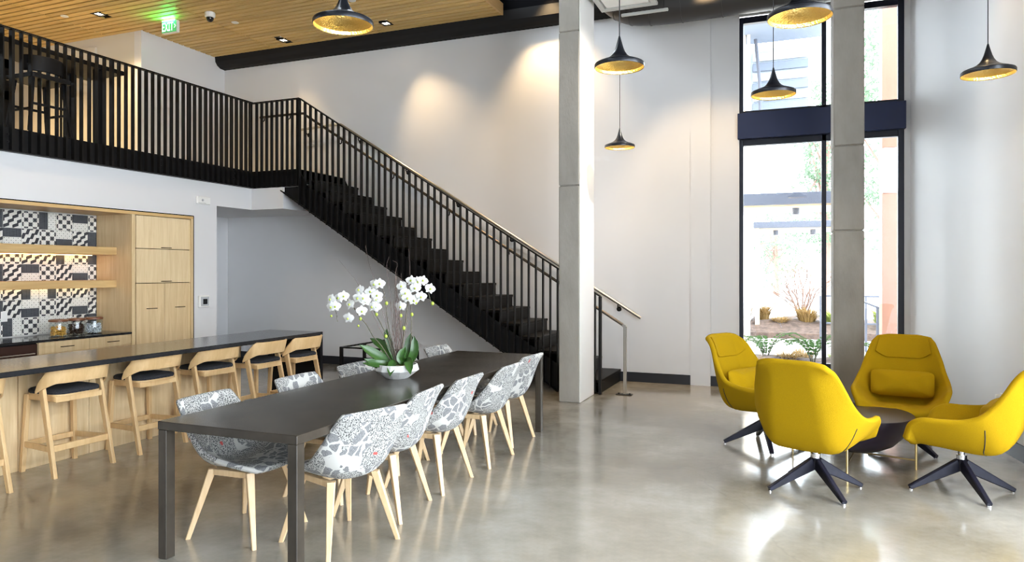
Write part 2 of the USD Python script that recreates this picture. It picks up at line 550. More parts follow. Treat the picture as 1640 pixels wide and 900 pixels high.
def leafy(name, c, var=0.3):
    mat(name, {'oi': ('geometry', {}), 'r': ('rgb_ramp', {'ramp': [(0, [x * (1 - var) for x in c]), (1, [min(1, x * (1 + var)) for x in c])]}),
               'd': ('diffuse_bsdf', {}), 't': ('translucent_bsdf', {}), 'm': ('mix_closure', {'fac': 0.35})},
        [('oi.random_per_island', 'r.fac'), ('r.color', 'd.color'), ('r.color', 't.color'), ('d.BSDF', 'm.closure1'), ('t.BSDF', 'm.closure2')], surface='m.closure')


leafy('petal', (0.86, 0.86, 0.84), 0.05)
leafy('tree_leaf', (0.17, 0.24, 0.15))
leafy('fern_leaf', (0.07, 0.13, 0.045))
leafy('dry_grass', (0.46, 0.30, 0.13))
leafy('green_grass', (0.34, 0.40, 0.10))
plain('shrub_bark', (0.20, 0.12, 0.09), 0.9)
plain('soil', (0.085, 0.055, 0.042), 0.95, var=0.5, scale=9)
plain('paving', (0.62, 0.60, 0.57), 0.85, var=0.06, scale=3)
plain('far_ground', (0.66, 0.65, 0.62), 0.9)
plain('terracotta', (0.30, 0.145, 0.095), 0.8, var=0.08, scale=4, stretch=(1, 1, 0.3))
plain('canopy_steel', (0.055, 0.06, 0.08), 0.5)
plain('siding_grey', (0.13, 0.15, 0.19), 0.7)
plain('siding_pale', (0.33, 0.36, 0.40), 0.7)
plain('facade_white', (0.78, 0.78, 0.76), 0.8)
wood('canopy_wood', (0.60, 0.42, 0.24), (0.72, 0.54, 0.34), 0.6, grain=(0.6, 8, 8))

# ================================================================== the setting
def structure(name, m, material, label, cat, parent=None, smooth=False):
    return tag(obj(name, m, MATS[material], parent, smooth), label, cat, kind='structure')


def wall_x(y):
    """x of the slanting right wall at depth y"""
    return 1.32 + 0.136 * (YB - y)


WY0 = -4.0
structure('floor', box(-9.75, 6.0, WY0, YB + 0.05, -0.12, 0), 'floor_concrete', 'polished mottled grey concrete floor of the hall', 'floor')

# back wall with the window opening x -0.71 .. 1.25, z 0.30 .. 5.05
WX0, WX1, WZ0, WZ1 = -0.71, 1.25, 0.30, 4.98
m = MB()
m.box(-9.75, -1.35, YB, YB + 0.25, 0, VOID)
m.box(-1.083, WX0, YB + 0.02, YB + 0.25, 0, VOID)
m.box(WX1, 2.2, YB + 0.02, YB + 0.25, 0, VOID)
m.box(WX0, WX1, YB + 0.02, YB + 0.25, 0, WZ0)
m.box(WX0, WX1, YB + 0.02, YB + 0.25, WZ1 + 0.05, VOID)
structure('wall_back', m, 'wall_paint', 'tall white rear wall behind the stairs, around the high window', 'wall')
structure('trim_1', box(-1.35, -1.083, YB - 0.02, YB + 0.25, 0, VOID), 'wall_paint', 'shallow white pilaster strip on the rear wall left of the window', 'pilaster')
m = MB()
m.box(-2.33, -1.352, YB - 0.014, YB, 0, 0.135)
m.box(-9.55, -7.03, YB - 0.014, YB, 0, 0.135)
m.box(-7.03, -2.33, YB - 0.012, YB, 0, 0.135)
structure('baseboard_back', m, 'base_black', 'black skirting board along the rear wall under and past the stairs', 'baseboard')
structure('baseboard_window', box(-1.083, WX0, YB + 0.004, YB + 0.02, 0, 0.135), 'base_black', 'short black skirting board between the pilaster and the window', 'baseboard')

# slanting right wall
d = np.array([0.136, -1.0])
p0 = np.array([wall_x(YB + 0.2), YB + 0.2])
p1 = np.array([wall_x(5.6), 5.6])
nrm = np.array([1.0, 0.136]) / math.hypot(1, 0.136)
structure('wall_right', prism_xy(Polygon([p0, p1, p1 + nrm * 0.25, p0 + nrm * 0.25]), 0, VOID), 'wall_paint', 'white right-hand wall behind the mustard chairs', 'wall')
p2 = np.array([wall_x(WY0), WY0])
structure('wall_right_upper', prism_xy(Polygon([p1, p2, p2 + nrm * 0.25, p1 + nrm * 0.25]), 4.2, VOID), 'wall_paint', 'white wall above the side glazing, nearer than the photo shows', 'wall')
q0 = np.array([wall_x(YB), YB])
structure('baseboard_right', prism_xy(Polygon([q0, p1, p1 - nrm * 0.014, q0 - nrm * 0.014]), 0, 0.135), 'base_black', 'dark skirting board along the foot of the right-hand wall', 'baseboard')
t = thing('window_2', 'black-framed side glazing nearer than the photo shows', 'window', kind='structure')
sd = np.array([0.136, -1.0]) / math.hypot(1, 0.136)
LW = np.linalg.norm(p2 - p1)
for k in range(6):
    q = p1 + sd * LW * min(max(k / 5, 0.006), 0.994)
    obj('mullion', prism_xy(Polygon([q - sd * 0.03, q + sd * 0.03, q + sd * 0.03 + nrm * 0.14, q - sd * 0.03 + nrm * 0.14]), 0.0, 4.2), MATS['frame_metal'], t)
for z in (0.0, 2.5, 4.12):
    q = p1 + sd * 0.05
    q2 = p2 - sd * 0.05
    obj('transom', prism_xy(Polygon([q, q2, q2 + nrm * 0.12, q + nrm * 0.12]), z, z + 0.08), MATS['frame_metal'], t)
structure('wall_behind', box(-14.5, 3.4, WY0 - 0.2, WY0, 0, VOID), 'wall_paint', 'white wall that closes the hall behind the viewer', 'wall')

# left wall with the niche of the back bar: opening y 1.5 .. 7.60, z 0 .. 2.347
NY1, NZ1 = 7.60, 2.345
SLAB0 = 2.527
m = MB()
m.box(XL - 0.2, XL, NY1, 8.039, 0, SLAB0)
m.box(XL - 0.2, XL, WY0, NY1, NZ1, SLAB0)
m.box(XL - 0.2, XL, WY0, 1.5, 0, NZ1)
m.box(XL - 0.75, XL - 0.2, 7.62, 8.039, 0, SLAB0)
m.box(XL - 0.75, XL - 0.70, WY0, 7.62, 0, SLAB0)
structure('wall_left', m, 'wall_paint', 'white bar wall under the balcony around the wooden niche', 'wall')
structure('wall_passage', box(-9.75, -9.55, 8.0, YB, 0, F2), 'wall_paint', 'white side wall in the passage beyond the bar wall under the stairs', 'wall')
structure('wall_passage_end', box(-9.75, XL - 0.75, 7.99, 8.039, 0, SLAB0), 'wall_paint', 'white return wall closing the passage behind the bar', 'wall')

# upper floor slab with its white edge and the landing
m = MB()
m.box(-14.0, XL, WY0, YS, SLAB0, 2.857)
m.box(-14.0, -7.30, YS, YB, SLAB0, 2.857)
structure('floor_upper', m, 'wall_paint', 'white plastered slab edge of the upper floor and the stair landing', 'upper floor')
m = MB()
m.box(-14.0, XL - 0.03, WY0, YS + 0.03, 2.857, F2)
m.box(-14.0, -7.03, YS + 0.03, YB, 2.857, F2)
structure('floor_gallery', m, 'planter_concrete', 'pale concrete upper floor of the gallery and landing', 'upper floor')

# upstairs walls
UW = -9.62
structure('wall_upper', box(UW - 0.15, UW, 8.205, YB, F2, CEIL + 0.02), 'wall_paint', 'white upstairs wall right of the gallery corner', 'wall')
structure('wall_gallery', box(-14.2, UW - 0.15, 8.205, 8.36, F2, CEIL + 0.02), 'wall_cream', 'cream upstairs wall behind the balcony railing', 'wall')
structure('wall_gallery_left', box(-14.2, -14.0, WY0, 8.205, F2, CEIL + 0.02), 'wall_cream', 'far cream wall at the end of the gallery', 'wall')

# dark ceiling void and the dark beam along the rear wall
structure('ceiling_void', box(-4.02, 4.0, WY0, YB + 0.25, VOID, VOID + 0.1), 'dark_void', 'black open ceiling above the hall', 'ceiling')
structure('ceiling_upper', box(-14.5, -4.02, WY0, YB + 0.25, CEIL + 0.35, CEIL + 0.45), 'dark_void', 'dark deck above the wooden ceiling', 'ceiling')
poly = Polygon([(9.73, 5.45), (9.73, 5.40), (9.745, 5.30), (9.79, 5.245), (9.86, 5.21), (YB, 5.205), (YB, 5.45)])
structure('trim_2', prism_yz(poly, -9.62, -0.75), 'beam_dark', 'dark bulkhead along the top of the rear wall', 'bulkhead', smooth=20)

structure('trim_4', box(-9.62, -0.75, 9.735, YB, 5.451, VOID), 'dark_void', 'black upper part of the rear wall above the bulkhead', 'wall')

# wooden ceiling: every plank a piece
t = thing('ceiling', 'golden wooden plank ceiling over the gallery and stairs', 'ceiling', kind='structure')
JX = [-14.0, -12.52, -10.39, -8.30, -6.18, -4.065]
PW = 0.1165
CAN = [(-9.60, 7.46), (-7.86, 9.44), (-5.86, 9.39), (-11.6, 6.6), (-9.6, 5.2), (-7.0, 5.2)]          # recessed square lamps; the last three are unseen, added to brighten the ceiling
row = 0
y = 9.715
while y > 3.6:
    for a, b in zip(JX[:-1], JX[1:]):
        if b < -10 and y < 5.0:
            continue
        segs = [(a + 0.007, b - 0.007)]
        for cx, cy in CAN:
            if abs(cy - (y - PW / 2)) < PW / 2 + 0.075:
                new = []
                for s0, s1 in segs:
                    if s0 < cx < s1:
                        new += [(s0, cx - 0.085), (cx + 0.085, s1)]
                    else:
                        new.append((s0, s1))
                segs = new
        m = MB()
        for s0, s1 in segs:
            m.box(s0, s1, y - PW + 0.033, y, CEIL, CEIL + 0.02)
        obj('plank', m, MATS['ceiling_plank'], t)
    y -= PW
obj('edge_board', box(-4.062, -4.035, 3.5, 9.70, CEIL - 0.01, CEIL + 0.16), MATS['maple_along'], t, label='lighter edge board of the plank ceiling')
obj('backing', box(-14.0, -4.066, 3.4, 9.72, CEIL + 0.05, CEIL + 0.06), MATS['black_paint'], t, label='black backing behind the gaps')


# columns
def column(x0, x1, y0, y1, joints, label, facing=False):
    t = thing('concrete_column', label, 'column', ((x0 + x1) / 2, (y0 + y1) / 2, 0), kind='structure')
    w, dd = (x1 - x0) / 2, (y1 - y0) / 2
    zs = [0.0] + joints + [VOID]
    for a, b2 in zip(zs[:-1], zs[1:]):
        obj('lift', box(-w, w, -dd, dd, a + (0.003 if a else 0), b2 - 0.003, 0.010), MATS['concrete'], t)
    obj('core', box(-w + 0.015, w - 0.015, -dd + 0.015, dd - 0.015, 0.01, VOID - 0.01), MATS['concrete'], t)
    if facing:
        obj('facing', box(w + 0.0005, w + 0.010, -dd + 0.012, dd - 0.004, 0.004, VOID - 0.01, 0.002), MATS['daylit_white'], t, label='added pale sheet painting the daylight on the column face toward the window')
    return t


plain('daylit_white', (0.82, 0.80, 0.77), 0.6)  # white sheet painting strong daylight onto the concrete face
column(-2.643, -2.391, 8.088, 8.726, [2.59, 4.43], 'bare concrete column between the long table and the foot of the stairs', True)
column(0.362, 0.652, 8.09, 8.72, [1.99, 2.87, 4.3], 'bare concrete column in front of the tall window')

# ------------------------------------------------------------------ window
t = thing('window_1', 'tall black-framed window in two storeys behind the mustard chairs', 'window', kind='structure')
FY0, FY1 = YB + 0.03, YB + 0.12
m = MATS['frame_metal']
for x0, x1 in ((WX0, WX0 + 0.05), (0.308, 0.362), (WX1 - 0.068, WX1)):
    obj('mullion', box(x0, x1, FY0, FY1, WZ0, WZ1, 0.004), m, t)
for z0, z1 in ((WZ0, WZ0 + 0.07), (3.255, 3.335), (3.66, 3.72), (4.90, WZ1)):
    obj('transom', box(WX0 + 0.05, WX1 - 0.068, FY0, FY1, z0, z1, 0.004), m, t)
obj('fascia', box(WX0 - 0.018, WX1 + 0.012, YB - 0.055, FY0, 3.335, 3.678, 0.004), MATS['fascia_flare_blue'], t, label='dark metal band between the storeys with the window flare painted in as blue')
obj('spandrel', box(WX0 + 0.05, WX1 - 0.068, FY0 + 0.001, FY1, 3.336, 3.659), m, t)
obj('blind_box', box(WX0, WX1, YB - 0.02, FY0 - 0.005, 4.99, 5.06, 0.004), MATS['grey_plastic'], t, label='pale roller blind box over the window')
for x0, x1 in ((WX0 + 0.05, 0.308), (0.362, WX1 - 0.068)):
    for z0, z1 in ((WZ0 + 0.07, 3.255), (3.72, 4.90)):
        obj('pane', box(x0, x1, YB + 0.07, YB + 0.078, z0, z1), MATS['pane'], t)
structure('trim_3', box(WX0, WX1, YB - 0.01, FY0, WZ0 - 0.03, WZ0), 'white_plastic', 'narrow white sill under the window', 'sill')

# ------------------------------------------------------------------ staircase
RISE, GO, X0 = F2 / 18, 0.2764, -2.33
SL = 0.628
ZK = lambda x: RISE + SL * (X0 - x)                # line through the nosings
t = thing('staircase', 'black steel staircase climbing along the rear wall to the gallery', 'staircase', kind='structure')
for k in range(1, 18):
    xn = X0 - GO * (k - 1)
    z = RISE * k
    m = MB()
    m.box(xn - GO - 0.012, xn + 0.012, YS + 0.05, YB - 0.02, z - 0.035, z, 0.004)
    m.box(xn - 0.012, xn, YS + 0.05, YB - 0.02, z - RISE, z - 0.035)
    obj('step', m, MATS['stair_steel'], t)
obj('step', box(-7.03 - 0.012, -7.03, YS + 0.05, YB - 0.02, F2 - RISE, F2 - 0.001), MATS['stair_steel'], t)
for y0, y1 in ((YS + 0.035, YS + 0.05), (YB - 0.02, YB - 0.006)):
    pts = [(-7.36, 2.857), (-7.36, F2), (-7.03, F2)] + [(x, ZK(x) - 0.17) for x in (-6.9, X0 - 0.02)] + [(X0, 0.0), (X0 - 0.545, 0.0), (-7.34, ZK(-7.34) - 0.515)]
    obj('stringer', prism_xz(Polygon(pts), y0, y1), MATS['black_steel'], t)
pts = [(-7.30, ZK(-7.30) - 0.49), (-7.30, ZK(-7.30) - 0.46), (X0 - 0.30, ZK(X0 - 0.30) - 0.46), (X0 - 0.30, ZK(X0 - 0.30) - 0.49)]
obj('soffit', prism_xz(Polygon([(-7.30, ZK(-7.3) - 0.30), (-7.30, ZK(-7.3) - 0.33), (X0 - 0.50, ZK(X0 - 0.5) - 0.33), (X0 - 0.50, ZK(X0 - 0.5) - 0.30)]), YS + 0.05, YB - 0.02), MATS['black_steel'], t)


# ------------------------------------------------------------------ railings
RT = F2 + 1.06
BT, BD = 0.014, 0.052
rail = thing('stair_railing', 'black flat-bar railing down the open side of the stairs and round the landing', 'railing')
bs = MATS['black_steel']
x = XL + 0.10
while x < -7.0:
    obj('baluster', box(x - BT / 2, x + BT / 2, YS - BD / 2, YS + BD / 2, 2.87, RT), bs, rail)
    x += 0.0975
KX = -6.99
x = KX
while x < -2.36:
    zb = max(0.03, ZK(x) - 0.53)
    obj('baluster', box(x - BT / 2, x + BT / 2, YS - BD / 2, YS + BD / 2, zb, RT - SL * (x - KX)), bs, rail)
    x += 0.1003
PX = -2.31
obj('post', box(PX - 0.016, PX + 0.016, YS - BD / 2, YS + BD / 2, 0.0, RT - SL * (PX - KX)), bs, rail)
obj('top_rail', MB().box(XL, KX, YS - 0.027, YS + 0.027, RT - 0.004, RT + 0.012).add(*(lambda q: (q.vertices, q.faces))(bar((KX, YS, RT + 0.004), (PX, YS, RT + 0.004 - SL * (PX - KX)), 0.054, 0.016))), bs, rail)
m = MB()
m.box(XL, -7.0, YS + 0.016, YS + 0.028, 2.86, F2)
obj('fascia_plate', m, bs, rail)
obj('lower_flat', bar((-7.34, YS + 0.006, ZK(-7.34) - 0.515), (X0 - 0.35, YS + 0.006, ZK(X0 - 0.35) - 0.515), 0.05, 0.014), bs, rail, label='flat steel strip along the lower edge of the stair railing')
for i in range(1, 9):
    bx = -7.0 + i * 0.52
    for dz in (-0.30, -0.40):
        obj('bolt', tube([(bx + 0.05, YS + 0.036, ZK(bx) + dz), (bx + 0.05, YS + 0.022, ZK(bx) + dz)], 0.014, 8), bs, rail)

# inner handrail, ends in a steel newel on the floor
h = thing('stair_handrail', 'slim handrail inside the stair railing ending in a brushed steel post on the floor', 'handrail')
HY = YS + 0.10
zt = F2 + 0.86
NX = -2.013
pts = [(XL + 0.08, HY, zt), (-7.06, HY, zt), (-6.98, HY, zt - 0.02)] + [(x, HY, zt - 0.02 + 0.6235 * (-6.98 - x)) for x in (-5.5, -4.0, -2.4)] + [(NX - 0.03, HY, zt - 0.02 + 0.6235 * (-6.98 - NX + 0.03))]
zn = pts[-1][2]
obj('rail', tube(spline(pts[:3], 8).tolist() + pts[3:], 0.019, 12), MATS['rail_steel'], h, smooth=50)
obj('newel', MB().mesh(bar((NX - 0.03, HY, zn), (NX, HY, zn - 0.025), 0.038, 0.038)).box(NX - 0.02, NX + 0.02, HY - 0.02, HY + 0.02, 0.008, zn - 0.02), MATS['brushed_steel'], h)
obj('base_plate', box(NX - 0.11, NX + 0.09, HY - 0.05, HY + 0.05, 0, 0.010, 0.003), bs, h)
for dx in (-0.08, 0.06):
    obj('bolt', lathe([(0, 0.01), (0.012, 0.01), (0.012, 0.022), (0, 0.024)], 8, (NX + dx, HY, 0)), bs, h)
for x in (-7.75, -7.25, -6.3, -5.4, -4.5, -3.6, -2.75):
    z = zt if x < -7 else zt - 0.02 + 0.6235 * (-6.98 - x)
    obj('bracket', tube([(x, HY, z - 0.02), (x, HY, z - 0.055), (x, HY - 0.03, z - 0.075), (x, HY - 0.075, z - 0.075)], 0.009, 8), bs, h)

# wall handrail
h = thing('wall_handrail', 'brushed steel handrail fixed to the rear wall above the steps', 'handrail')
WH = 9.885
pts = [(-7.86, WH, 3.985), (-7.15, WH, 4.02), (-7.05, WH, 4.015)] + [(x, WH, 4.0 - 0.617 * (x + 7.03)) for x in (-6.9, -5.5, -4.0, -2.6, -2.02)]
obj('rail', tube(pts, 0.021, 12), MATS['brushed_steel'], h, smooth=50)
for x in (-7.75, -6.7, -5.8, -4.9, -4.0, -3.1, -2.35):
    z = 3.985 if x < -7.2 else 4.0 - 0.617 * (x + 7.03)
    mm = MB().mesh(tube([(x, WH, z - 0.02), (x, WH, z - 0.06), (x, WH + 0.03, z - 0.085), (x, YB - 0.001, z - 0.085)], 0.009, 8))
    mm.mesh(tube([(x, YB - 0.012, z - 0.085), (x, YB, z - 0.085)], 0.036, 16))
    obj('bracket', mm, MATS['black_steel'], h)

# balcony railing along the upper floor
b = thing('balcony_railing', 'long black flat-bar railing along the edge of the upper floor', 'railing')
y = YS - 0.06
k = 0
while y > 4.3:
    th = 0.014 if k % 12 else 0.03
    obj('baluster', box(XL + 0.005, XL + 0.057, y - th / 2, y + th / 2, 2.872, RT), bs, b)
    y -= 0.1003
    k += 1
obj('top_rail', box(XL + 0.003, XL + 0.059, 4.2, YS - 0.03, RT - 0.004, RT + 0.012), bs, b)
obj('fascia_plate', box(XL - 0.03, XL + 0.004, 4.2, YS - 0.03, 2.862, F2), bs, b)
obj('lower_flat', box(XL - 0.01, XL + 0.062, 4.2, YS - 0.02, 2.858, 2.872), bs, b)
k = 0
y = YS - 0.38
while y > 4.4:
    for dz in (0.10, 0.18):
        obj('bolt', tube([(XL + 0.003, y, 2.87 + dz), (XL + 0.018, y, 2.87 + dz)], 0.013, 8), bs, b)
    y -= 0.442 * 1.5

# ================================================================== back bar in the left wall
NB = XL - 0.633          # face of the tiled back wall of the niche
CZ = 0.79                # back counter top
maple, mal = MATS['maple'], MATS['maple_along']
t = thing('niche_frame', 'light wood lining framing the back bar niche in the left wall', 'wood frame', kind='structure')
obj('head', box(NB, XL + 0.012, 1.5, NY1, NZ1 - 0.045, NZ1 - 0.006), mal, t)
obj('jamb', box(NB, XL + 0.012, NY1 - 0.046, NY1 - 0.008, 0, NZ1 - 0.045), maple, t)
obj('shadow_gap', MB().box(XL - 0.03, XL + 0.013, 1.5, NY1, NZ1 - 0.006, NZ1 + 0.006).box(XL - 0.03, XL + 0.013, NY1 - 0.008, NY1 + 0.005, 0, NZ1), MATS['black_paint'], t)
obj('side_panel', box(NB, XL + 0.002, 6.603, 6.655, 0, NZ1 - 0.045), maple, t)
obj('back_panel', box(NB - 0.04, NB - 0.018, 1.5, 6.603, 0, NZ1 - 0.045), MATS['grout'], t)

# patterned tiles, each a tile with its own print
TS = 0.2125


def print_flower(w, h):
    c = TS / 2
    sh = []
    ink = sbox(0.006, 0.006, TS - 0.006, TS - 0.006)
    blobs = []
    for i in range(-1, 4):
        for j in range(-1, 4):
            if (i + j) % 2 == 0:
                x, y = i * c / 1.0 * 0.5 + c * 0.5, j * c * 0.5 + c * 0.5
                r = c * 0.285
                for a in range(4):
                    blobs.append(Point(x + r * 0.62 * math.cos(PI / 4 + a * PI / 2), y + r * 0.62 * math.sin(PI / 4 + a * PI / 2)).buffer(r * 0.62, 5))
                blobs.append(Point(x, y).buffer(r * 0.7, 5))
    cross = []
    for i in range(-1, 4):
        for j in range(-1, 4):
            if (i + j) % 2:
                x, y = i * c * 0.5 + c * 0.5, j * c * 0.5 + c * 0.5
                for a in (45, 135):
                    cross.append(affinity.rotate(sbox(x - c * 0.29, y - c * 0.07, x + c * 0.29, y + c * 0.07), a, origin=(x, y)))
                cross.append(Point(x, y).buffer(c * 0.20, 4))
                for dx, dy in ((1, 0), (-1, 0), (0, 1), (0, -1)):
                    cross.append(Point(x + dx * c * 0.25, y + dy * c * 0.25).buffer(c * 0.035, 3))
    return ink.intersection(unary_union(cross))


def print_slant(w, h):
    out = []
    n = 4
    s = TS / n
    for i in range(-1, n + 1):
        for j in range(-1, n + 1):
            x, y = i * s * 2 + (j % 2) * s, j * s
            out.append(Polygon([(x, y), (x + s * 1.15, y + s * 0.45), (x + s * 1.15, y + s * 1.15), (x, y + s * 0.70)]))
            out.append(Polygon([(x + s * 0.55, y + s * 0.92), (x + s * 1.3, y + s * 1.2), (x + s * 1.3, y + s * 0.5), (x + s * 1.1, y + s * 0.42)]))
    return unary_union(out).intersection(sbox(0.003, 0.003, TS - 0.003, TS - 0.003))


def print_dots(w, h):
    s = TS / 8
    return unary_union([Point((i + 0.5) * s, (j + 0.5) * s).buffer(0.0045 if (i + j) % 2 else 0.0018, 2) for i in range(int(round(w / s))) for j in range(int(round(h / s)))])


def print_grid(w, h):
    s = TS / 12
    ls = [sbox(i * s - 0.0007, 0.004, i * s + 0.0007, h - 0.004) for i in range(1, int(round(w / s)))]
    ls += [sbox(0.004, j * s - 0.0007, w - 0.004, j * s + 0.0007) for j in range(1, int(round(h / s)))]
    return unary_union(ls)


tw = thing('wall_backsplash', 'black and white patterned cement tiles behind the bar shelves', 'tiled wall', kind='structure')
# columns right to left: the first is a half tile. F flower, S slant, R slant turned, D dark, O dotted, pairs share a square: / side by side, - above each other
GRID = {
    6: ['F', 'D-O', 'F', 'D/O', 'F', 'S', 'D'],
    5: ['D', 'S', 'O-D', 'F', 'R', 'D-O', 'S'],
    4: ['D', 'F', 'D/O', 'R', 'S', 'F', 'S'],
    3: ['F', 'O-D', 'R', 'F', 'D-O', 'S', 'D'],
    2: ['F', 'R', 'F', 'O/D', 'D/O', 'S', 'F'],
    1: ['S', 'O-D', 'R', 'F', 'O-D', 'R', 'D'],
    0: ['D', 'S', 'O', 'O', 'F', 'D/O', 'F'],
}


def tile(y0, z0, w, h, kind):
    """y0 is the left edge seen from the hall (smaller y)"""
    g = 0.0025
    dark = kind == 'D'
    p = obj('tile', box(NB - 0.018, NB - 0.0005 - 0.0015 * rng.random(), y0 + g, y0 + w - g, z0 + g, z0 + h - g, 0.0015), MATS['tile_dark' if dark else 'tile_white'], tw)
    if kind == 'F':
        s = print_flower(w, h)
    elif kind == 'S':
        s = print_slant(w, h)
    elif kind == 'R':
        s = affinity.rotate(affinity.scale(print_slant(w, h), -1, 1, origin=(TS / 2, TS / 2)), 90, origin=(TS / 2, TS / 2))
    elif kind == 'O':
        s = print_dots(w, h)
    else:
        s = print_grid(w, h)
    s = s.intersection(sbox(g, g, w - g, h - g))
    if s.is_empty:
        return
    mm = prism_yz(affinity.translate(s, y0, z0), NB - 0.0045, NB + 0.0006)
    obj('print', mm, MATS['tile_line' if dark else 'tile_ink'], p)


for r, cols in GRID.items():
    z0 = CZ + 0.012 + r * TS
    y1 = 6.481
    for c, k in enumerate(cols):
        if c == 0:
            w = 0.12
            y0 = 6.481
        else:
            w = TS
            y0 = 6.481 - TS * c
        if '/' in k:
            a, bk = k.split('/')
            tile(y0, z0, w / 2, TS, a)
            tile(y0 + w / 2, z0, w / 2, TS, bk)
        elif '-' in k:
            a, bk = k.split('-')
            tile(y0, z0 + TS / 2, w, TS / 2, a)
            tile(y0, z0, w, TS / 2, bk)
        else:
            tile(y0, z0, w, TS, k)
    for c in range(7, 14):     # beyond the left edge of the frame
        tile(6.481 - TS * c, z0, TS, TS, 'OSFDRFS'[(c + r) % 7])

# outlet on the tiles
t = thing('socket_plate', 'white socket plate on the patterned tiles', 'socket', (NB + 0.001, 5.43, 1.04))
obj('plate', box(0, 0.006, -0.04, 0.035, -0.06, 0.06, 0.002), MATS['white_plastic'], t)
obj('rocker', box(0.006, 0.009, -0.018, 0.013, -0.035, 0.035, 0.001), MATS['white_plastic'], t)

# shelves
for z0, z1, lab in ((1.778, 1.878, 'upper floating wooden shelf across the tiled niche'), (1.358, 1.452, 'lower floating wooden shelf across the tiled niche')):
    t = thing('shelf', lab, 'shelf', (NB, 0, 0), group='shelves in the bar niche')
    obj('board', box(0.001, 0.37, 3.4, 6.602, z0, z1, 0.004), mal, t)
    if z0 > 1.6:
        obj('light_strip', box(0.03, 0.05, 3.5, 6.5, z0 - 0.008, z0 - 0.0005), MATS['shelf_strip'], t, label='warm light strip under the shelf')
    else:
        obj('light_strip', box(0.03, 0.05, 3.5, 6.5, z0 - 0.008, z0 - 0.0005), emit('shelf_strip_low', (1.0, 0.72, 0.36), 6.0), t, label='warm light strip under the shelf')

# tall cabinet
t = thing('tall_cabinet', 'tall light wood cabinet with lift-up doors at the right end of the back bar', 'cabinet', (XL, 0, 0))
obj('carcass', box(-0.60, -0.022, 6.657, 7.552, 0.10, NZ1 - 0.047), MATS['handle_bronze'], t)
obj('plinth', box(-0.60, -0.06, 6.657, 7.552, 0, 0.10), MATS['black_paint'], t)


def door(y0, y1, z0, z1, hy, hz):
    dp = obj('door', box(-0.020, 0.0, y0, y1, z0, z1, 0.0015), MATS['maple_pale'] if z0 > 1.3 else maple, t)
    obj('handle', MB().box(0.0, 0.012, hy - 0.075, hy + 0.075, hz, hz + 0.006).box(0.012, 0.028, hy - 0.08, hy + 0.08, hz - 0.001, hz + 0.008, 0.002), MATS['handle_bronze'], dp)


door(6.672, 7.550, 1.868, NZ1 - 0.052, 7.13, 1.88)
door(6.672, 7.550, 1.414, 1.860, 7.13, 1.43)
door(6.672, 7.114, 0.105, 1.406, 6.90, 1.072)
door(7.121, 7.550, 0.105, 1.406, 7.36, 1.072)

# back counter with drawers and a small fridge
t = thing('back_counter', 'black back counter with light wood drawers under the shelves', 'counter', (XL, 0, 0))
obj('worktop', box(-0.632, 0.012, 3.0, 6.602, CZ - 0.026, CZ, 0.003), MATS['counter_dark'], t)
obj('carcass', box(-0.60, -0.022, 5.40, 6.600, 0.10, CZ - 0.028), maple, t)
obj('plinth', box(-0.60, -0.06, 3.0, 6.600, 0, 0.10), MATS['black_paint'], t)
for y0, y1 in ((5.405, 6.018), (6.022, 6.598)):
    for z0, z1 in ((0.630, CZ - 0.03), (0.105, 0.626)):
        dp = obj('drawer' if z0 > 0.5 else 'door', box(-0.020, 0, y0, y1, z0, z1, 0.0015), maple, t)
        hy, hz = (y0 + y1) / 2 + 0.02, z1 - 0.07
        obj('handle', MB().box(0.0, 0.012, hy - 0.075, hy + 0.075, hz, hz + 0.006).box(0.012, 0.028, hy - 0.08, hy + 0.08, hz - 0.001, hz + 0.008, 0.002), MATS['handle_bronze'], dp)
t = thing('undercounter_fridge', 'dark glossy under-counter fridge beside the wooden drawers', 'fridge', (XL, 0, 0))
obj('body', box(-0.60, -0.03, 4.55, 5.395, 0.101, CZ - 0.03), MATS['black_paint'], t)
obj('door', box(-0.03, 0.0, 4.555, 5.39, 0.11, CZ - 0.04, 0.004), MATS['fridge_dark'], t)
obj('handle', tube([(0.0, 4.65, 0.648), (0.03, 4.65, 0.648), (0.03, 5.34, 0.648), (0.0, 5.34, 0.648)], 0.008, 8), MATS['brushed_steel'], t)

# glass jars
ir = np.random.default_rng(5)


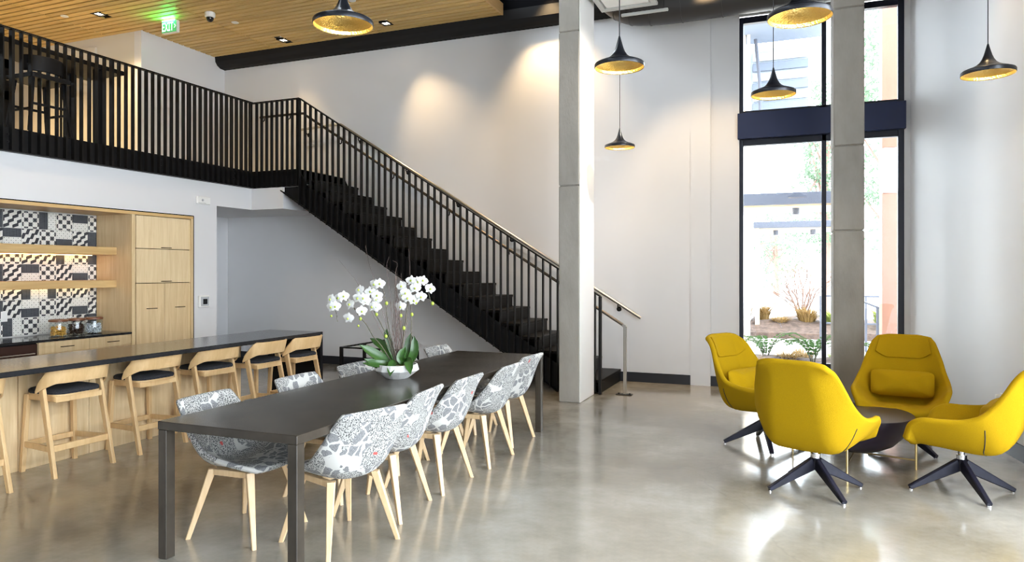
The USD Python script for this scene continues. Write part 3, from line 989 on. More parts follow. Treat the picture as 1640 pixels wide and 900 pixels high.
def jar(y, content, label):
    t = thing('glass_jar', label, 'jar', (XL - 0.235, y, CZ), group='lidded jars on the back counter')
    R, H = 0.100, 0.175
    prof = [(0, 0), (R - 0.012, 0), (R, 0.012), (R, H - 0.02), (R - 0.012, H), (R - 0.017, H), (R - 0.006, H - 0.022), (R - 0.006, 0.014), (R - 0.016, 0.007), (0, 0.007)]
    obj('jar_body', lathe(prof, 40), MATS['jar_glass'], t, smooth=35)
    obj('lid', lathe([(0, H + 0.001), (R - 0.004, H + 0.001), (R + 0.004, H + 0.006), (R + 0.004, H + 0.024), (R - 0.006, H + 0.030), (0, H + 0.030)], 40), MATS['jar_lid'], t, smooth=35)
    m = MB()
    rr = R - 0.020
    if content == 'pasta':
        for _ in range(210):
            a, r0 = ir.uniform(0, 2 * PI), rr * math.sqrt(ir.uniform(0.25, 1))
            z = ir.uniform(0.02, 0.105 + 0.035 * math.cos(a + 0.7))
            d = ir.normal(size=3) * (1, 1, 0.6)
            d /= np.linalg.norm(d)
            c = np.array([r0 * math.cos(a) * 0.9, r0 * math.sin(a) * 0.9, z])
            s = d * 0.017
            bend = np.cross(d, [0.3, 0.5, 0.8]) * 0.006
            m.mesh(tube([c - s, c + bend, c + s], 0.0055, 6))
    elif content == 'bean':
        b0 = trimesh.creation.icosphere(1, 0.009)
        for _ in range(360):
            a, r0 = ir.uniform(0, 2 * PI), rr * math.sqrt(ir.uniform(0.4, 1))
            b1 = b0.copy()
            b1.apply_scale([1.0, 0.7, 0.6])
            b1.apply_transform(trimesh.transformations.random_rotation_matrix(ir.random(3)))
            b1.apply_translation([r0 * math.cos(a), r0 * math.sin(a), ir.uniform(0.018, 0.13)])
            m.mesh(b1)
    else:
        b0 = trimesh.creation.icosphere(1, 0.010)
        for _ in range(340):
            a, r0 = ir.uniform(0, 2 * PI), rr * math.sqrt(ir.uniform(0.35, 1))
            b1 = b0.copy()
            b1.apply_scale(ir.uniform(0.7, 1.15, 3))
            b1.apply_translation([r0 * math.cos(a), r0 * math.sin(a), ir.uniform(0.018, 0.125)])
            m.mesh(b1)
    p = obj({'pasta': 'pasta', 'bean': 'beans', 'sweet': 'sweets'}[content], m, MATS[{'pasta': 'pasta', 'bean': 'coffee_bean', 'sweet': 'wrapped_sweets'}[content]], t, smooth=40)
    setdata(p, kind='stuff')


jar(5.80, 'pasta', 'lidded glass jar of orange snacks on the back counter')
jar(6.025, 'bean', 'lidded glass jar of dark brown beans on the back counter')
jar(6.255, 'sweet', 'lidded glass jar of white and silver sweets on the back counter')

# things on the white bar wall
t = thing('alarm_strobe', 'white fire alarm strobe high on the wall above the tall cabinet', 'alarm', (XL, 7.77, 2.582))
obj('housing', MB().box(0, 0.03, -0.125, 0.125, -0.055, 0.055, 0.008).box(0.03, 0.05, -0.115, 0.03, -0.045, 0.045, 0.008), MATS['white_plastic'], t)
obj('lens', lathe([(0, 0.018), (0.012, 0.014), (0.018, 0)], 16).apply_transform(trimesh.transformations.rotation_matrix(PI / 2, [0, 1, 0])).apply_translation([0.05, -0.045, 0.0]), MATS['grey_plastic'], t, smooth=40)
t = thing('thermostat', 'square white wall control with a dark screen right of the tall cabinet', 'thermostat', (XL, 7.78, 1.135))
obj('cover', box(0, 0.035, -0.10, 0.10, -0.085, 0.085, 0.012), MATS['white_plastic'], t)
obj('screen_frame', box(0.035, 0.042, -0.075, 0.075, -0.065, 0.065, 0.004), MATS['grey_plastic'], t)
obj('screen', box(0.042, 0.046, -0.04, 0.04, -0.04, 0.035, 0.003), MATS['black_glass'], t)

# ================================================================== island bar counter
t = thing('bar_counter', 'long dark-topped bar counter with pale wood front behind the stools', 'bar counter')
BX0, BX1, BY1 = -5.88, -5.11, 6.82
obj('worktop', box(BX0, BX1, 1.0, BY1, 0.825, 0.865, 0.004), MATS['counter_dark'], t)
obj('end_panel', box(BX0, BX1, BY1 - 0.04, BY1 - 0.001, 0.0, 0.824, 0.003), MATS['black_paint'], t)
y = 1.0
edges = [1.0, 1.9, 2.5, 3.1, 3.7, 4.3, 4.9, 5.5, 6.1]
for a, b2 in zip(edges[:-1], edges[1:]):
    obj('front_panel', box(-5.68, -5.655, a + 0.002, b2 - 0.002, 0.0, 0.824, 0.002), maple, t)
obj('body', box(BX0 + 0.02, -5.681, 1.0, 6.09, 0.08, 0.824), MATS['black_paint'], t)

# ------------------------------------------------------------------ bar stools; local +x faces the counter away from the viewer
beech = MATS['beech']


def make_stool(label, loc, rot):
    t = thing('bar_stool', label, 'bar stool', loc, rot, 'wooden stools along the bar counter')
    SZ = 0.615
    for s in (-1, 1):
        # rear legs run up to the backrest
        obj('leg', bar((-0.235, s * 0.243, 0), (-0.075, s * 0.236, 0.70), 0.030, 0.038, w1=0.028, h1=0.058, flat=True, b=0.004), beech, t)
    for s in (-1, 1):
        obj('leg', bar((0.185, s * 0.215, 0), (0.165, s * 0.185, SZ - 0.01), 0.034, 0.034, w1=0.034, h1=0.046, flat=True, b=0.004), beech, t)
    # seat board and pad
    sh = []
    for i in range(40):
        a = 2 * PI * i / 40
        cx, sy = math.cos(a), math.sin(a)
        x = 0.20 * math.copysign(abs(cx) ** 0.55, cx)
        yy = (0.212 if cx > 0 else 0.205) * math.copysign(abs(sy) ** 0.45, sy)
        sh.append((x + 0.0, yy))
    P = Polygon(sh)
    obj('seat', prism_xy(P, SZ - 0.012, SZ + 0.004), beech, t)
    obj('apron', MB().box(-0.165, 0.165, -0.192, -0.172, SZ - 0.05, SZ - 0.012).box(-0.165, 0.165, 0.172, 0.192, SZ - 0.05, SZ - 0.012).box(-0.172, -0.152, -0.19, 0.19, SZ - 0.055, SZ - 0.012).box(0.145, 0.165, -0.19, 0.19, SZ - 0.05, SZ - 0.012), beech, t)
    n = len(sh)
    rings = []
    for k, z in ((0.985, 0.005), (1.0, 0.018), (0.985, 0.030), (0.93, 0.038), (0.75, 0.042), (0.4, 0.043)):
        rings.append(np.array([(x * k, yy * k, SZ + z) for x, yy in sh]))
    v = np.vstack(rings + [np.array([[0, 0, SZ + 0.043]]), np.array([[0, 0, SZ + 0.005]])])
    f = []
    for i in range(len(rings) - 1):
        for j in range(n):
            k = (j + 1) % n
            f += [[i * n + j, i * n + k, (i + 1) * n + k], [i * n + j, (i + 1) * n + k, (i + 1) * n + j]]
    top = (len(rings) - 1) * n
    for j in range(n):
        k = (j + 1) % n
        f += [[top + j, top + k, len(v) - 2], [k, j, len(v) - 1]]
    obj('seat_pad', trimesh.Trimesh(v, np.array(f), process=False), MATS['seat_charcoal'], t, smooth=50)
    # bent backrest band, tall in the middle, its ends sweeping forward and down onto the legs
    N = 25
    top_, bot_ = [], []
    for u in np.linspace(-1, 1, N):
        a = abs(u)
        yy = math.copysign(0.262 * math.sin(min(1.0, a * 1.0) * PI / 2 * 0.96) / math.sin(PI / 2 * 0.96), u)
        x = -0.225 + 0.155 * max(0, (a - 0.25) / 0.75) ** 1.9
        zt = 0.835 - 0.125 * max(0, (a - 0.70) / 0.30) ** 1.15
        zb = 0.718 - 0.075 * max(0, (a - 0.55) / 0.45) ** 1.3
        top_.append((x - 0.018, yy, zt))
        bot_.append((x + 0.012, yy, zb))
    top_, bot_ = np.array(top_), np.array(bot_)
    G = np.stack([bot_ + (top_ - bot_) * k for k in np.linspace(0, 1, 6)], 0)
    obj('backrest', thick_shell(G, 0.018, 1.0), beech, t, smooth=35)
    # stretchers
    k = 0.22 / 0.66
    xr, yr = -0.235 + 0.16 * k * 0.94, 0.243 - 0.007 * k
    obj('stretcher', box(xr - 0.011, xr + 0.011, -yr, yr, 0.19, 0.24, 0.003), beech, t)
    obj('stretcher', box(0.168, 0.188, -0.20, 0.20, 0.19, 0.235, 0.003), beech, t)
    for s in (-1, 1):
        obj('stretcher', bar((xr, s * yr, 0.215), (0.178, s * 0.203, 0.215), 0.018, 0.045, b=0.003), beech, t)
    return t


# +x of the stool points to -x of the hall: turned by pi
ST = [(-5.40, 3.08, 'wooden bar stool cut by the left edge of the photo'),
      (-5.43, 3.92, 'wooden bar stool second from the left edge, clear of the long table'),
      (-5.43, 4.665, 'wooden bar stool just left of the near corner of the long table'),
      (-5.40, 5.36, 'wooden bar stool behind the nearest chair back left of the table'),
      (-5.30, 5.94, 'wooden bar stool next to last toward the far end of the counter'),
      (-5.26, 6.50, 'wooden bar stool at the far end of the bar counter')]
s0 = make_stool(ST[0][2], (ST[0][0], ST[0][1], 0), PI)
for x, y, lab in ST[1:]:
    dup(s0, lab, (x, y, 0), PI + rng.uniform(-0.03, 0.03))

# ================================================================== long table and its chairs
t = thing('dining_table', 'long black-brown communal table with square legs in the middle of the hall', 'table', (-2.77, 4.71, 0))
TX, TY = 0.468, 1.845
td = MATS['table_dark']
obj('tabletop', box(-TX, TX, -TY, TY, 0.704, 0.75, 0.003), td, t)
for sx in (-1, 1):
    for sy in (-1, 1):
        x, y = sx * (TX - 0.032), sy * (TY - 0.032)
        obj('leg', box(x - 0.03, x + 0.03, y - 0.03, y + 0.03, 0, 0.704, 0.003), td, t)


def section_grid(S, E, n, m, q=2.6, form='pow'):
    S, E = spline(S, n), spline(E, n)
    s = np.linspace(-1, 1, m)
    P = np.zeros((n, m, 3))
    for i in range(n):
        if form == 'pow':
            k, yy = np.abs(s) ** q, s * E[i, 1]
        else:
            k, yy = np.clip((np.abs(s) - 0.52) / 0.48, 0, 1) ** q, s * E[i, 1]
        P[i, :, 0] = S[i, 0] + (E[i, 0] - S[i, 0]) * k
        P[i, :, 1] = yy
        P[i, :, 2] = S[i, 1] + (E[i, 2] - S[i, 1]) * k
    return P


SH_S = [(.245, .440), (.15, .450), (0, .437), (-.12, .428), (-.19, .447), (-.235, .52), (-.265, .62), (-.297, .72), (-.325, .80)]
SH_E = [(.222, .190, .442), (.15, .230, .466), (.01, .246, .494), (-.09, .248, .526), (-.148, .246, .575), (-.197, .240, .63), (-.238, .231, .69), (-.279, .220, .752), (-.320, .209, .803)]
shellP = section_grid(SH_S, SH_E, 34, 21)
shellM = thick_shell(shellP, 0.032, 1.0)


def make_chair(label, loc, rot):
    t = thing('dining_chair', label, 'dining chair', loc, rot, 'upholstered shell chairs around the long table')
    obj('shell', shellM, MATS['flower_print'], t, smooth=45)
    bp = MATS['beech_pale']
    for sx in (-1, 1):
        for sy in (-1, 1):
            obj('leg', bar((sx * 0.236, sy * 0.238, 0), (sx * 0.135, sy * 0.150, 0.402), 0.024, 0.028, w1=0.046, h1=0.046, flat=True, b=0.004), bp, t)
    for sy in (-1, 1):
        obj('rail', bar((-0.15, sy * 0.150, 0.385), (0.15, sy * 0.150, 0.385), 0.030, 0.036, b=0.003), bp, t)
    obj('rail', bar((0.0, -0.15, 0.388), (0.0, 0.15, 0.388), 0.05, 0.028, b=0.003), bp, t)
    return t


CH = [  # x, y, turn, label
    (-2.47, 3.454, PI - 0.34, 'flower-patterned shell chair nearest the viewer, at the right end of the long table'),
    (-2.54, 4.03, PI + 0.10, 'flower-patterned shell chair second from the near end on the right side of the table'),
    (-2.53, 4.65, PI, 'flower-patterned shell chair in the middle of the right side of the table'),
    (-2.49, 5.385, PI - 0.02, 'flower-patterned shell chair fourth from the near end on the right side of the table'),
    (-2.56, 6.08, PI - 0.06, 'flower-patterned shell chair at the far right corner of the table'),
    (-3.08, 3.385, 0.04, 'flower-patterned shell chair at the near left corner of the table, seen under the tabletop'),
    (-3.07, 4.22, 0.0, 'flower-patterned shell chair second from the near end on the left side of the table'),
    (-3.07, 4.95, 0.0, 'flower-patterned shell chair behind the table just left of the orchid bowl'),
    (-3.07, 5.66, 0.0, 'flower-patterned shell chair on the left side of the table, hidden behind the orchid bowl'),
    (-3.08, 6.40, -0.03, 'flower-patterned shell chair at the far left corner of the table, right of the orchids'),
]
c0 = make_chair(CH[0][3], (CH[0][0], CH[0][1], 0), CH[0][2])
for x, y, a, lab in CH[1:]:
    dup(c0, lab, (x, y, 0), a)

# ------------------------------------------------------------------ orchids in a faceted bowl
OX, OY = -2.845, 4.715
t = thing('planter_bowl', 'faceted pale concrete bowl holding the orchids on the long table', 'planter', (OX, OY, 0.75))
nb = 14
prof = [(0, 0), (0.085, 0.0), (0.168, 0.062), (0.156, 0.108), (0.146, 0.108), (0.150, 0.085), (0, 0.085)]
obj('bowl', lathe(prof[:6] + [(0.0, 0.084)], nb), MATS['planter_concrete'], t)
obj('moss', lathe([(0, 0.086), (0.146, 0.086), (0.13, 0.094), (0.08, 0.103), (0, 0.108)], 20), MATS['moss_fill'], t, smooth=40)

FWD = np.array([-math.sin(YAW), math.cos(YAW), 0])
RGT = np.array([math.cos(YAW), math.sin(YAW), 0])
UP = np.array([0, 0, 1.0])


def orchid_point(a, h, depth=0.0):
    """a metres to the right and h metres up from the middle of the bowl's foot, depth away from the viewer"""
    return np.array([OX, OY, 0.75]) + RGT * a + UP * h + FWD * depth


PXM = 5.40 / 1133        # metres a step in the sketch of the arrangement


def sk(px, py, depth=0.0):
    return orchid_point((px - 637) * PXM, (607 - py) * PXM, depth)


orng = np.random.default_rng(3)


def petal_mesh(c, n, up, length, width, tilt):
    n = n / np.linalg.norm(n)
    up = up - n * (up @ n)
    up /= np.linalg.norm(up)
    side = np.cross(n, up)
    us = np.linspace(0, 1, 6)
    v = []
    for u in us:
        w = width * (math.sin(PI * min(1, u * 0.93 + 0.07)) ** 0.7)
        z = tilt * u * u * length - 0.12 * length * u
        for s in (-1, 0, 1):
            v.append(c + up * (u * length) + side * (s * w / 2) + n * (z - abs(s) * 0.12 * w))
    v = np.array(v).reshape(6, 3, 3)
    return v.reshape(-1, 3), grid_faces(6, 3)


def flower(parent, c, n, size=0.047):
    m = MB()
    up0 = UP * 1.0 + orng.normal(size=3) * 0.15
    n = n / np.linalg.norm(n)
    u = up0 - n * (up0 @ n)
    u /= np.linalg.norm(u)
    s = np.cross(n, u)
    for ang, L, W in ((90, 0.95, 0.62), (12, 1.0, 1.05), (168, 1.0, 1.05), (-55, 0.92, 0.55), (-125, 0.92, 0.55)):
        a = math.radians(ang)
        d = u * math.sin(a) + s * math.cos(a)
        m.add(*petal_mesh(c, n, d, size * L, size * W, orng.uniform(-0.25, 0.1)))
    f = obj('flower', m, MATS['petal'], parent, smooth=True)
    lip = trimesh.creation.icosphere(1, size * 0.16)
    lip.apply_scale([1, 1, 1.2])
    lip.apply_translation(c + n * size * 0.14 - u * size * 0.08)
    obj('lip', lip, MATS['orchid_green'], f, smooth=40)


def leaf(parent, p0, p1, p2, w):
    """a strap leaf from p0 over p1 to p2"""
    c = spline([p0, p1, p2], 12)
    tg = np.gradient(c, axis=0)
    v = []
    for i, (p, d) in enumerate(zip(c, tg)):
        u = i / 11
        d = d / np.linalg.norm(d)
        s = np.cross(d, UP * 0.55 - FWD * 0.85)
        s /= np.linalg.norm(s) + 1e-9
        nn = np.cross(s, d)
        ww = 1.35 * w * (0.45 + 0.55 * math.sin(PI * min(1, 0.15 + 0.75 * u))) * (1 - max(0, u - 0.8) / 0.2 * 0.9 if u > 0.8 else 1)
        for k in (-1, -0.5, 0, 0.5, 1):
            v.append(p + s * (k * ww / 2) + nn * (abs(k) ** 1.6 * ww * 0.16))
    P = np.array(v).reshape(12, 5, 3)
    obj('leaf', thick_shell(P, 0.003, -1.0, False), MATS['orchid_leaf'], parent, smooth=50)


def orchid(label, stem, flowers, buds, leaves):
    t = thing('orchid', label, 'orchid')
    c = spline([sk(*p) for p in stem], 30)
    obj('stem', tube(c, np.linspace(0.0045, 0.0022, 30), 7), MATS['orchid_stem'], t, smooth=60)
    for px, py, dp, nx, nu in flowers:
        flower(t, sk(px, py, dp - 0.012), -FWD + RGT * nx + UP * nu)
    for px, py, dp, r in buds:
        b = trimesh.creation.icosphere(2, r)
        b.apply_scale([1, 1, 1.25])
        b.apply_translation(sk(px, py, dp))
        obj('bud', b, MATS['orchid_green'], t, smooth=60)
    for a, b2, c2, w in leaves:
        leaf(t, sk(*a), sk(*b2), sk(*c2), w)


orchid('white orchid arching furthest left from the bowl',
       [(630, 585), (612, 556), (598, 540), (588, 522), (576, 508), (566, 492), (556, 479, -.02), (545, 476, -.03), (536, 486, -.04), (541, 502, -.04), (543, 516, -.04)],
       [(532, 480, -.03, -.5, .1), (534, 492, -.05, -.3, -.1), (541, 491, -.06, .2, -.1), (544, 478, -.02, -.3, .1), (553, 475, -.03, .3, .1), (562, 488, -.02, -.6, .1), (561, 510, -.05, -.3, -.2)],
       [(576, 523, -.03, .008), (533, 507, -.04, .008), (578, 512, 0, .011)],
       [((628, 586), (606, 572), (578, 553, -.04), .058), ((628, 587), (610, 586, -.05), (588, 574, -.10), .05)])
orchid('white orchid with a dense left-hand flower spray above the bowl',
       [(634, 585), (624, 548), (614, 526), (604, 507), (597, 492), (594, 478), (596, 464), (604, 455, -.02)],
       [(577, 465, -.02, -.5, .3), (576, 478, -.04, -.3, 0), (585, 478, -.05, .1, 0), (588, 483, -.03, .3, -.1), (594, 468, 0, .1, .2), (582, 499, -.03, .3, -.1), (598, 492, -.02, -.4, -.1), (604, 492, -.01, .3, 0)],
       [(604, 505, 0, .011), (619, 540, 0, .012)],
       [((634, 586), (616, 560, .05), (590, 545, .08), .055), ((632, 586), (612, 583, -.08), (586, 581, -.10), .045)])
orchid('white orchid whose stem rises straight up left of the twigs',
       [(638, 585), (628, 545), (622, 515), (619, 490), (616, 470), (611, 458)],
       [(602, 456, -.03, -.4, .1), (611, 455, -.04, .2, .1), (606, 474, -.02, .2, .1), (604, 480, 0, -.2, 0)],
       [(620, 487, 0, .012)],
       [((638, 588), (621, 545, .02), (620, 528, .02), .035), ((640, 586), (634, 582, -.10), (632, 599, -.185), .05)])
orchid('white orchid leaning right with its spray over the table',
       [(644, 585), (647, 545), (651, 515), (654, 490), (657, 468), (662, 452), (671, 447, -.02), (682, 454, -.03), (689, 472, -.03), (693, 492, -.03)],
       [(660, 450, -.01, -.2, .3), (671, 452, -.02, .1, .2), (680, 450, -.04, .3, .2), (668, 462, -.05, 0, 0), (692, 463, -.04, .5, 0), (677, 476, -.03, .1, -.2), (665, 482, -.02, .3, -.2)],
       [(695, 487, -.03, .012), (668, 486, -.01, .010), (661, 505, 0, .012), (648, 527, 0, .013)],
       [((646, 587), (656, 560, .03), (658, 536, .03), .062), ((648, 586), (658, 578, -.10), (664, 596, -.175), .05)])
orchid('white orchid standing at the right rim of the bowl',
       [(655, 585), (659, 555), (660, 520), (660, 490), (656, 470), (648, 462)],
       [(645, 459, -.02, -.3, .1), (652, 470, -.03, 0, 0), (646, 474, -.01, -.4, 0), (655, 478, -.03, .1, -.1), (643, 492, 0, -.1, -.2)],
       [(643, 507, 0, .012), (654, 480, -.02, .012)],
       [((655, 588), (665, 565, 0), (664, 540, .02), .05), ((652, 586), (645, 574, -.06), (652, 556, -.04), .05)])

t = thing('twig_bundle', 'bundle of thin brown twigs upright among the orchids', 'twigs')
for i in range(26):
    a, b2 = orng.normal(641, 5), orng.normal(637, 5.5)
    top = orng.uniform(435, 500)
    dp = orng.normal(0, 0.02)
    pts = [sk(641 + (a - 641) * 0.6, 584, dp)] + [sk(a + (b2 - a) * k + orng.normal(0, 1.6), 584 + (top - 584) * k, dp + orng.normal(0, .008)) for k in (0.3, 0.6, 0.8, 1.0)]
    obj('twig', tube(spline(pts, 14), np.linspace(0.0022, 0.0008, 14), 5), MATS['twig_wood'], t)
for pts in ([(577, 462), (562, 440), (543, 417)], [(600, 450), (592, 424), (586, 394)], [(658, 500), (658, 440), (656, 400)], [(625, 470), (620, 430), (624, 412)], [(634, 450), (638, 425), (630, 418)]):
    pts = [(636, 584)] + pts
    obj('twig', tube(spline([sk(*p) for p in pts], 16), np.linspace(0.0020, 0.0007, 16), 5), MATS['twig_wood'], t)

# ================================================================== mustard lounge chairs
LS = [(.285, .392), (.22, .410), (.10, .404), (-.03, .390), (-.15, .380), (-.24, .40), (-.30, .50), (-.345, .64), (-.385, .77), (-.42, .88), (-.455, .965)]
LE = [(.300, .300, .405), (.255, .325, .500), (.17, .342, .548), (.05, .346, .553), (-.07, .342, .565), (-.165, .330, .60), (-.235, .302, .675), (-.29, .280, .76), (-.335, .252, .845), (-.384, .230, .912), (-.444, .212, .957)]
loungeP = section_grid(LS, LE, 46, 41, 1.45, 'round')
ti = np.linspace(0, 1, 46)[:, None]
si = np.linspace(-1, 1, 41)[None, :]
loungeTH = 0.045 + 0.045 * (1 - si ** 2) * np.clip(1.25 - ti * 1.6, 0, 1) + 0 * si
loungeM = thick_shell(loungeP, loungeTH, 1.0)
loungeQ = loungeP + grid_normals(loungeP) * loungeTH[..., None]


def superellipsoid(a, b, c, e1, e2, n=24):
    u = np.linspace(-PI / 2, PI / 2, n)
    w = np.linspace(-PI, PI, 2 * n, endpoint=False)
    f = lambda x, e: np.sign(x) * np.abs(x) ** e
    U, W = np.meshgrid(u, w, indexing='ij')
    v = np.stack([a * f(np.cos(U), e1) * f(np.cos(W), e2), b * f(np.cos(U), e1) * f(np.sin(W), e2), c * f(np.sin(U), e1)], -1)
    m = trimesh.Trimesh(*(lambda q: (v.reshape(-1, 3), np.vstack([np.array(q)[:, [0, 1, 2]], np.array(q)[:, [0, 2, 3]]])))(grid_faces(n, 2 * n, 0, True)), process=False)
    return m


def make_lounge(label, loc, rot, star):
    t = thing('lounge_chair', label, 'armchair', loc, rot, 'mustard swivel armchairs round the low table')
    w = MATS['mustard_wool']
    obj('shell', loungeM, w, t, smooth=50)
    # headrest pad and its seam
    P = loungeP[36:45, 2:-2]
    Nn = grid_normals(P)
    obj('headrest', thick_shell(P - Nn * 0.0005, 0.012, -1.0), MATS['mustard_pad'], t, smooth=50)
    for sgn in (0, 1):
        col = [(22, 2), (21, 4), (20, 6), (19, 8), (19, 10)]
        pts = [loungeQ[i, j if sgn else 40 - j] for i, j in col]
        obj('piping', tube(spline(pts, 12), 0.0035, 6), MATS['zip_black'], t)
    # lumbar pillow
    pm = superellipsoid(0.255, 0.118, 0.075, 0.9, 0.28)
    v = pm.vertices[:, [2, 0, 1]]
    k = (np.abs(v[:, 1]) / 0.255) ** 4 * (np.abs(v[:, 2]) / 0.118) ** 2
    v[:, 0] *= 1 - 0.55 * np.clip(np.maximum(np.abs(v[:, 1]) / 0.255, np.abs(v[:, 2]) / 0.118) ** 5, 0, 1)
    v[:, 0] += 0.006 * np.sin(v[:, 1] * 45 + v[:, 2] * 20) * np.abs(v[:, 1]) / 0.235
    pm.vertices = v
    pm.apply_transform(trimesh.transformations.rotation_matrix(-0.22, [0, 1, 0]))
    pm.apply_translation([-0.190, 0, 0.555])
    pp = obj('pillow', pm, MATS['mustard_wool'], t, smooth=60, label='rectangular mustard lumbar pillow')
    # swivel column and star base
    obj('column', MB().mesh(tube([(0, 0, 0.24), (0, 0, 0.325)], 0.022, 18)).mesh(lathe([(0, 0.232), (0.034, 0.232), (0.034, 0.262), (0, 0.262)], 24)), MATS['chrome'], t, smooth=40)
    for i in range(4):
        a = star - rot + i * PI / 2
        c, s = math.cos(a), math.sin(a)
        lg = obj('leg', bar((c * 0.018, s * 0.018, 0.19), (c * 0.352, s * 0.352, 0.019), 0.036, 0.088, w1=0.036, h1=0.030, flat=False, b=0.006), MATS['leg_dark'], t)
        obj('glide', tube([(c * 0.345, s * 0.345, 0.0), (c * 0.345, s * 0.345, 0.012)], 0.014, 10), MATS['chrome'], lg)
    obj('hub', tube([(0, 0, 0.15), (0, 0, 0.235)], 0.030, 16), MATS['leg_dark'], t, smooth=40)
    return t


LC = [((0.130, 5.53), math.atan2(.93, .36), math.radians(29), 'mustard armchair seen from behind in front of the low dark table'),
      ((-0.265, 6.77), math.atan2(-.50, .87), math.radians(12), 'mustard armchair with a pillow nearest the window mullion on the left of the low table'),
      ((0.855, 7.06), math.atan2(-.985, -.17), math.radians(41), 'mustard armchair facing the viewer between the column and the right wall'),
      ((1.095, 5.878), math.atan2(.36, -.93), math.radians(16), 'mustard armchair in side view cut by the right edge of the photo')]
for (x, y), a, st, lab in LC:
    make_lounge(lab, (x, y, 0), a, st)

# low drum table: dark bowl on a brass frame
t = thing('coffee_table', 'low round dark bowl-shaped table on a thin brass frame among the mustard chairs', 'coffee table', (0.433, 6.53, 0))
prof = [(0, 0.085), (0.13, 0.088), (0.22, 0.108), (0.31, 0.155), (0.385, 0.235), (0.435, 0.32), (0.456, 0.385), (0.458, 0.396), (0.452, 0.400), (0, 0.400)]
obj('bowl', lathe(prof, 64), MATS['bowl_dark'], t, smooth=35)
LA = [math.radians(a) for a in (-98, -20, 78, 166)]
LP = [(0.474 * math.cos(a), 0.474 * math.sin(a)) for a in LA]
for x, y in LP:
    obj('leg', tube([(x, y, 0), (x, y, 0.355)], 0.0095, 12), MATS['brass'], t, smooth=40)
for i, j in ((0, 2), (1, 3)):
    obj('cross_bar', tube([(*LP[i], 0.070 + 0.006 * i), (*LP[j], 0.070 + 0.006 * i)], 0.007, 10), MATS['brass'], t, smooth=40)
for x, y in LP:
    k = 0.452 / 0.474
    obj('clip', tube([(x, y, 0.345), (x * k * 0.97, y * k * 0.97, 0.345)], 0.007, 8), MATS['brass'], t)

# ================================================================== pendants


def make_pendant(label, loc, drop):
    t = thing('pendant_lamp', label, 'pendant lamp', loc, 0, 'black and gold spun pendant lamps')
    out = [(.180, 0), (.1825, .004), (.1825, .026), (.178, .033), (.150, .045), (.115, .058), (.082, .074), (.058, .094), (.041, .120), (.029, .150), (.019, .185), (.011, .215), (.006, .235), (0, .236)]
    inn = [(.180, 0), (.176, .004), (.174, .024), (.148, .038), (.112, .051), (.079, .067), (.055, .088), (.040, .11), (0, .113)]
    obj('shade', lathe(spline([(r, z) for r, z in out[3:]], 40).tolist()[::-1][1:] + out[:3][::-1] if False else [(0, .236)] + [(r, z) for r, z in out[::-1][1:]], 56), MATS['pendant_black'], t, smooth=35)
    obj('inside', lathe(inn, 56), MATS['pendant_gold'], t, smooth=35, label='beaten gold inside of the shade')
    b = trimesh.creation.icosphere(2, 0.017)
    b.apply_translation([0, 0, 0.088])
    obj('bulb', b, MATS['bulb_glow'], t, smooth=60)
    obj('cord', tube([(0, 0, .23), (0, 0, drop)], 0.0035, 6), MATS['rubber'], t)
    return t


PZ = 3.068
PD = [(-2.57, 3.63, 'pendant lamp hanging over the long table in front of the plank ceiling'),
      (-1.21, 5.14, 'larger-looking pendant lamp right beside the left concrete column, upper of two'),
      (-1.99, 8.47, 'smallest-looking pendant lamp, low beside the left column in front of the rear wall'),
      (0.02, 4.53, 'pendant lamp cut by the top edge of the photo above the window'),
      (-0.18, 6.43, 'pendant lamp hanging in front of the upper window pane'),
      (1.36, 6.37, 'pendant lamp hanging in front of the right-hand wall')]
l0 = make_pendant(PD[0][2], (PD[0][0], PD[0][1], PZ), VOID - PZ)
for x, y, lab in PD[1:]:
    dup(l0, lab, (x, y, PZ))

# ================================================================== under the high ceiling
# round duct: along the rear wall, then rising at its left end
t = thing('air_duct', 'dark round spiral duct under the black ceiling above the window', 'duct')
DR = 0.24
path = spline([(1.25, 9.40, 5.13), (0.2, 9.40, 5.085), (-0.9, 9.40, 5.07), (-1.75, 9.40, 5.075), (-2.12, 9.41, 5.16), (-2.36, 9.42, 5.42), (-2.42, 9.42, 5.85), (-2.42, 9.42, 6.29)], 40)
obj('pipe', tube(path, DR, 36), MATS['duct_metal'], t, smooth=40)
for k in range(2, 39, 3):
    tdir = path[k + 1 if k < 39 else k] - path[k - 1]
    tdir /= np.linalg.norm(tdir)
    obj('seam', tube([path[k] - tdir * 0.007, path[k] + tdir * 0.007], DR + 0.006, 36), MATS['duct_metal'], t, smooth=30)
for hx in (-1.3, 0.6):
    obj('hanger', box(hx - 0.012, hx + 0.012, 9.395, 9.405, 5.30, VOID), MATS['black_steel'], t)

t = thing('ceiling_cassette', 'pale framed air cassette hanging under the dark ceiling right of the left column', 'air vent', (-1.96, 8.35, 4.90))
obj('casing', box(-0.34, 0.34, -0.5, 0.5, 0.02, 0.26, 0.01), MATS['vent_metal'], t)
m = MB()
for x0, x1, y0, y1 in ((-0.36, 0.36, 0.44, 0.52), (-0.36, 0.36, -0.52, -0.44), (-0.36, -0.29, -0.44, 0.44), (0.29, 0.36, -0.44, 0.44)):
    m.box(x0, x1, y0, y1, -0.012, 0.03, 0.006)
obj('frame', m, MATS['vent_metal'], t)
obj('panel', box(-0.27, 0.27, -0.42, 0.42, 0.0, 0.019, 0.004), MATS['white_plastic'], t)
for sx in (-0.3, 0.3):
    obj('rod', tube([(sx, 0.3, 0.26), (sx, 0.3, VOID - 4.90)], 0.006, 6), MATS['black_steel'], t)
t = thing('linear_light', 'thin pale linear fixture behind the hanging air cassette', 'light fixture', (-1.80, 9.03, 4.86))
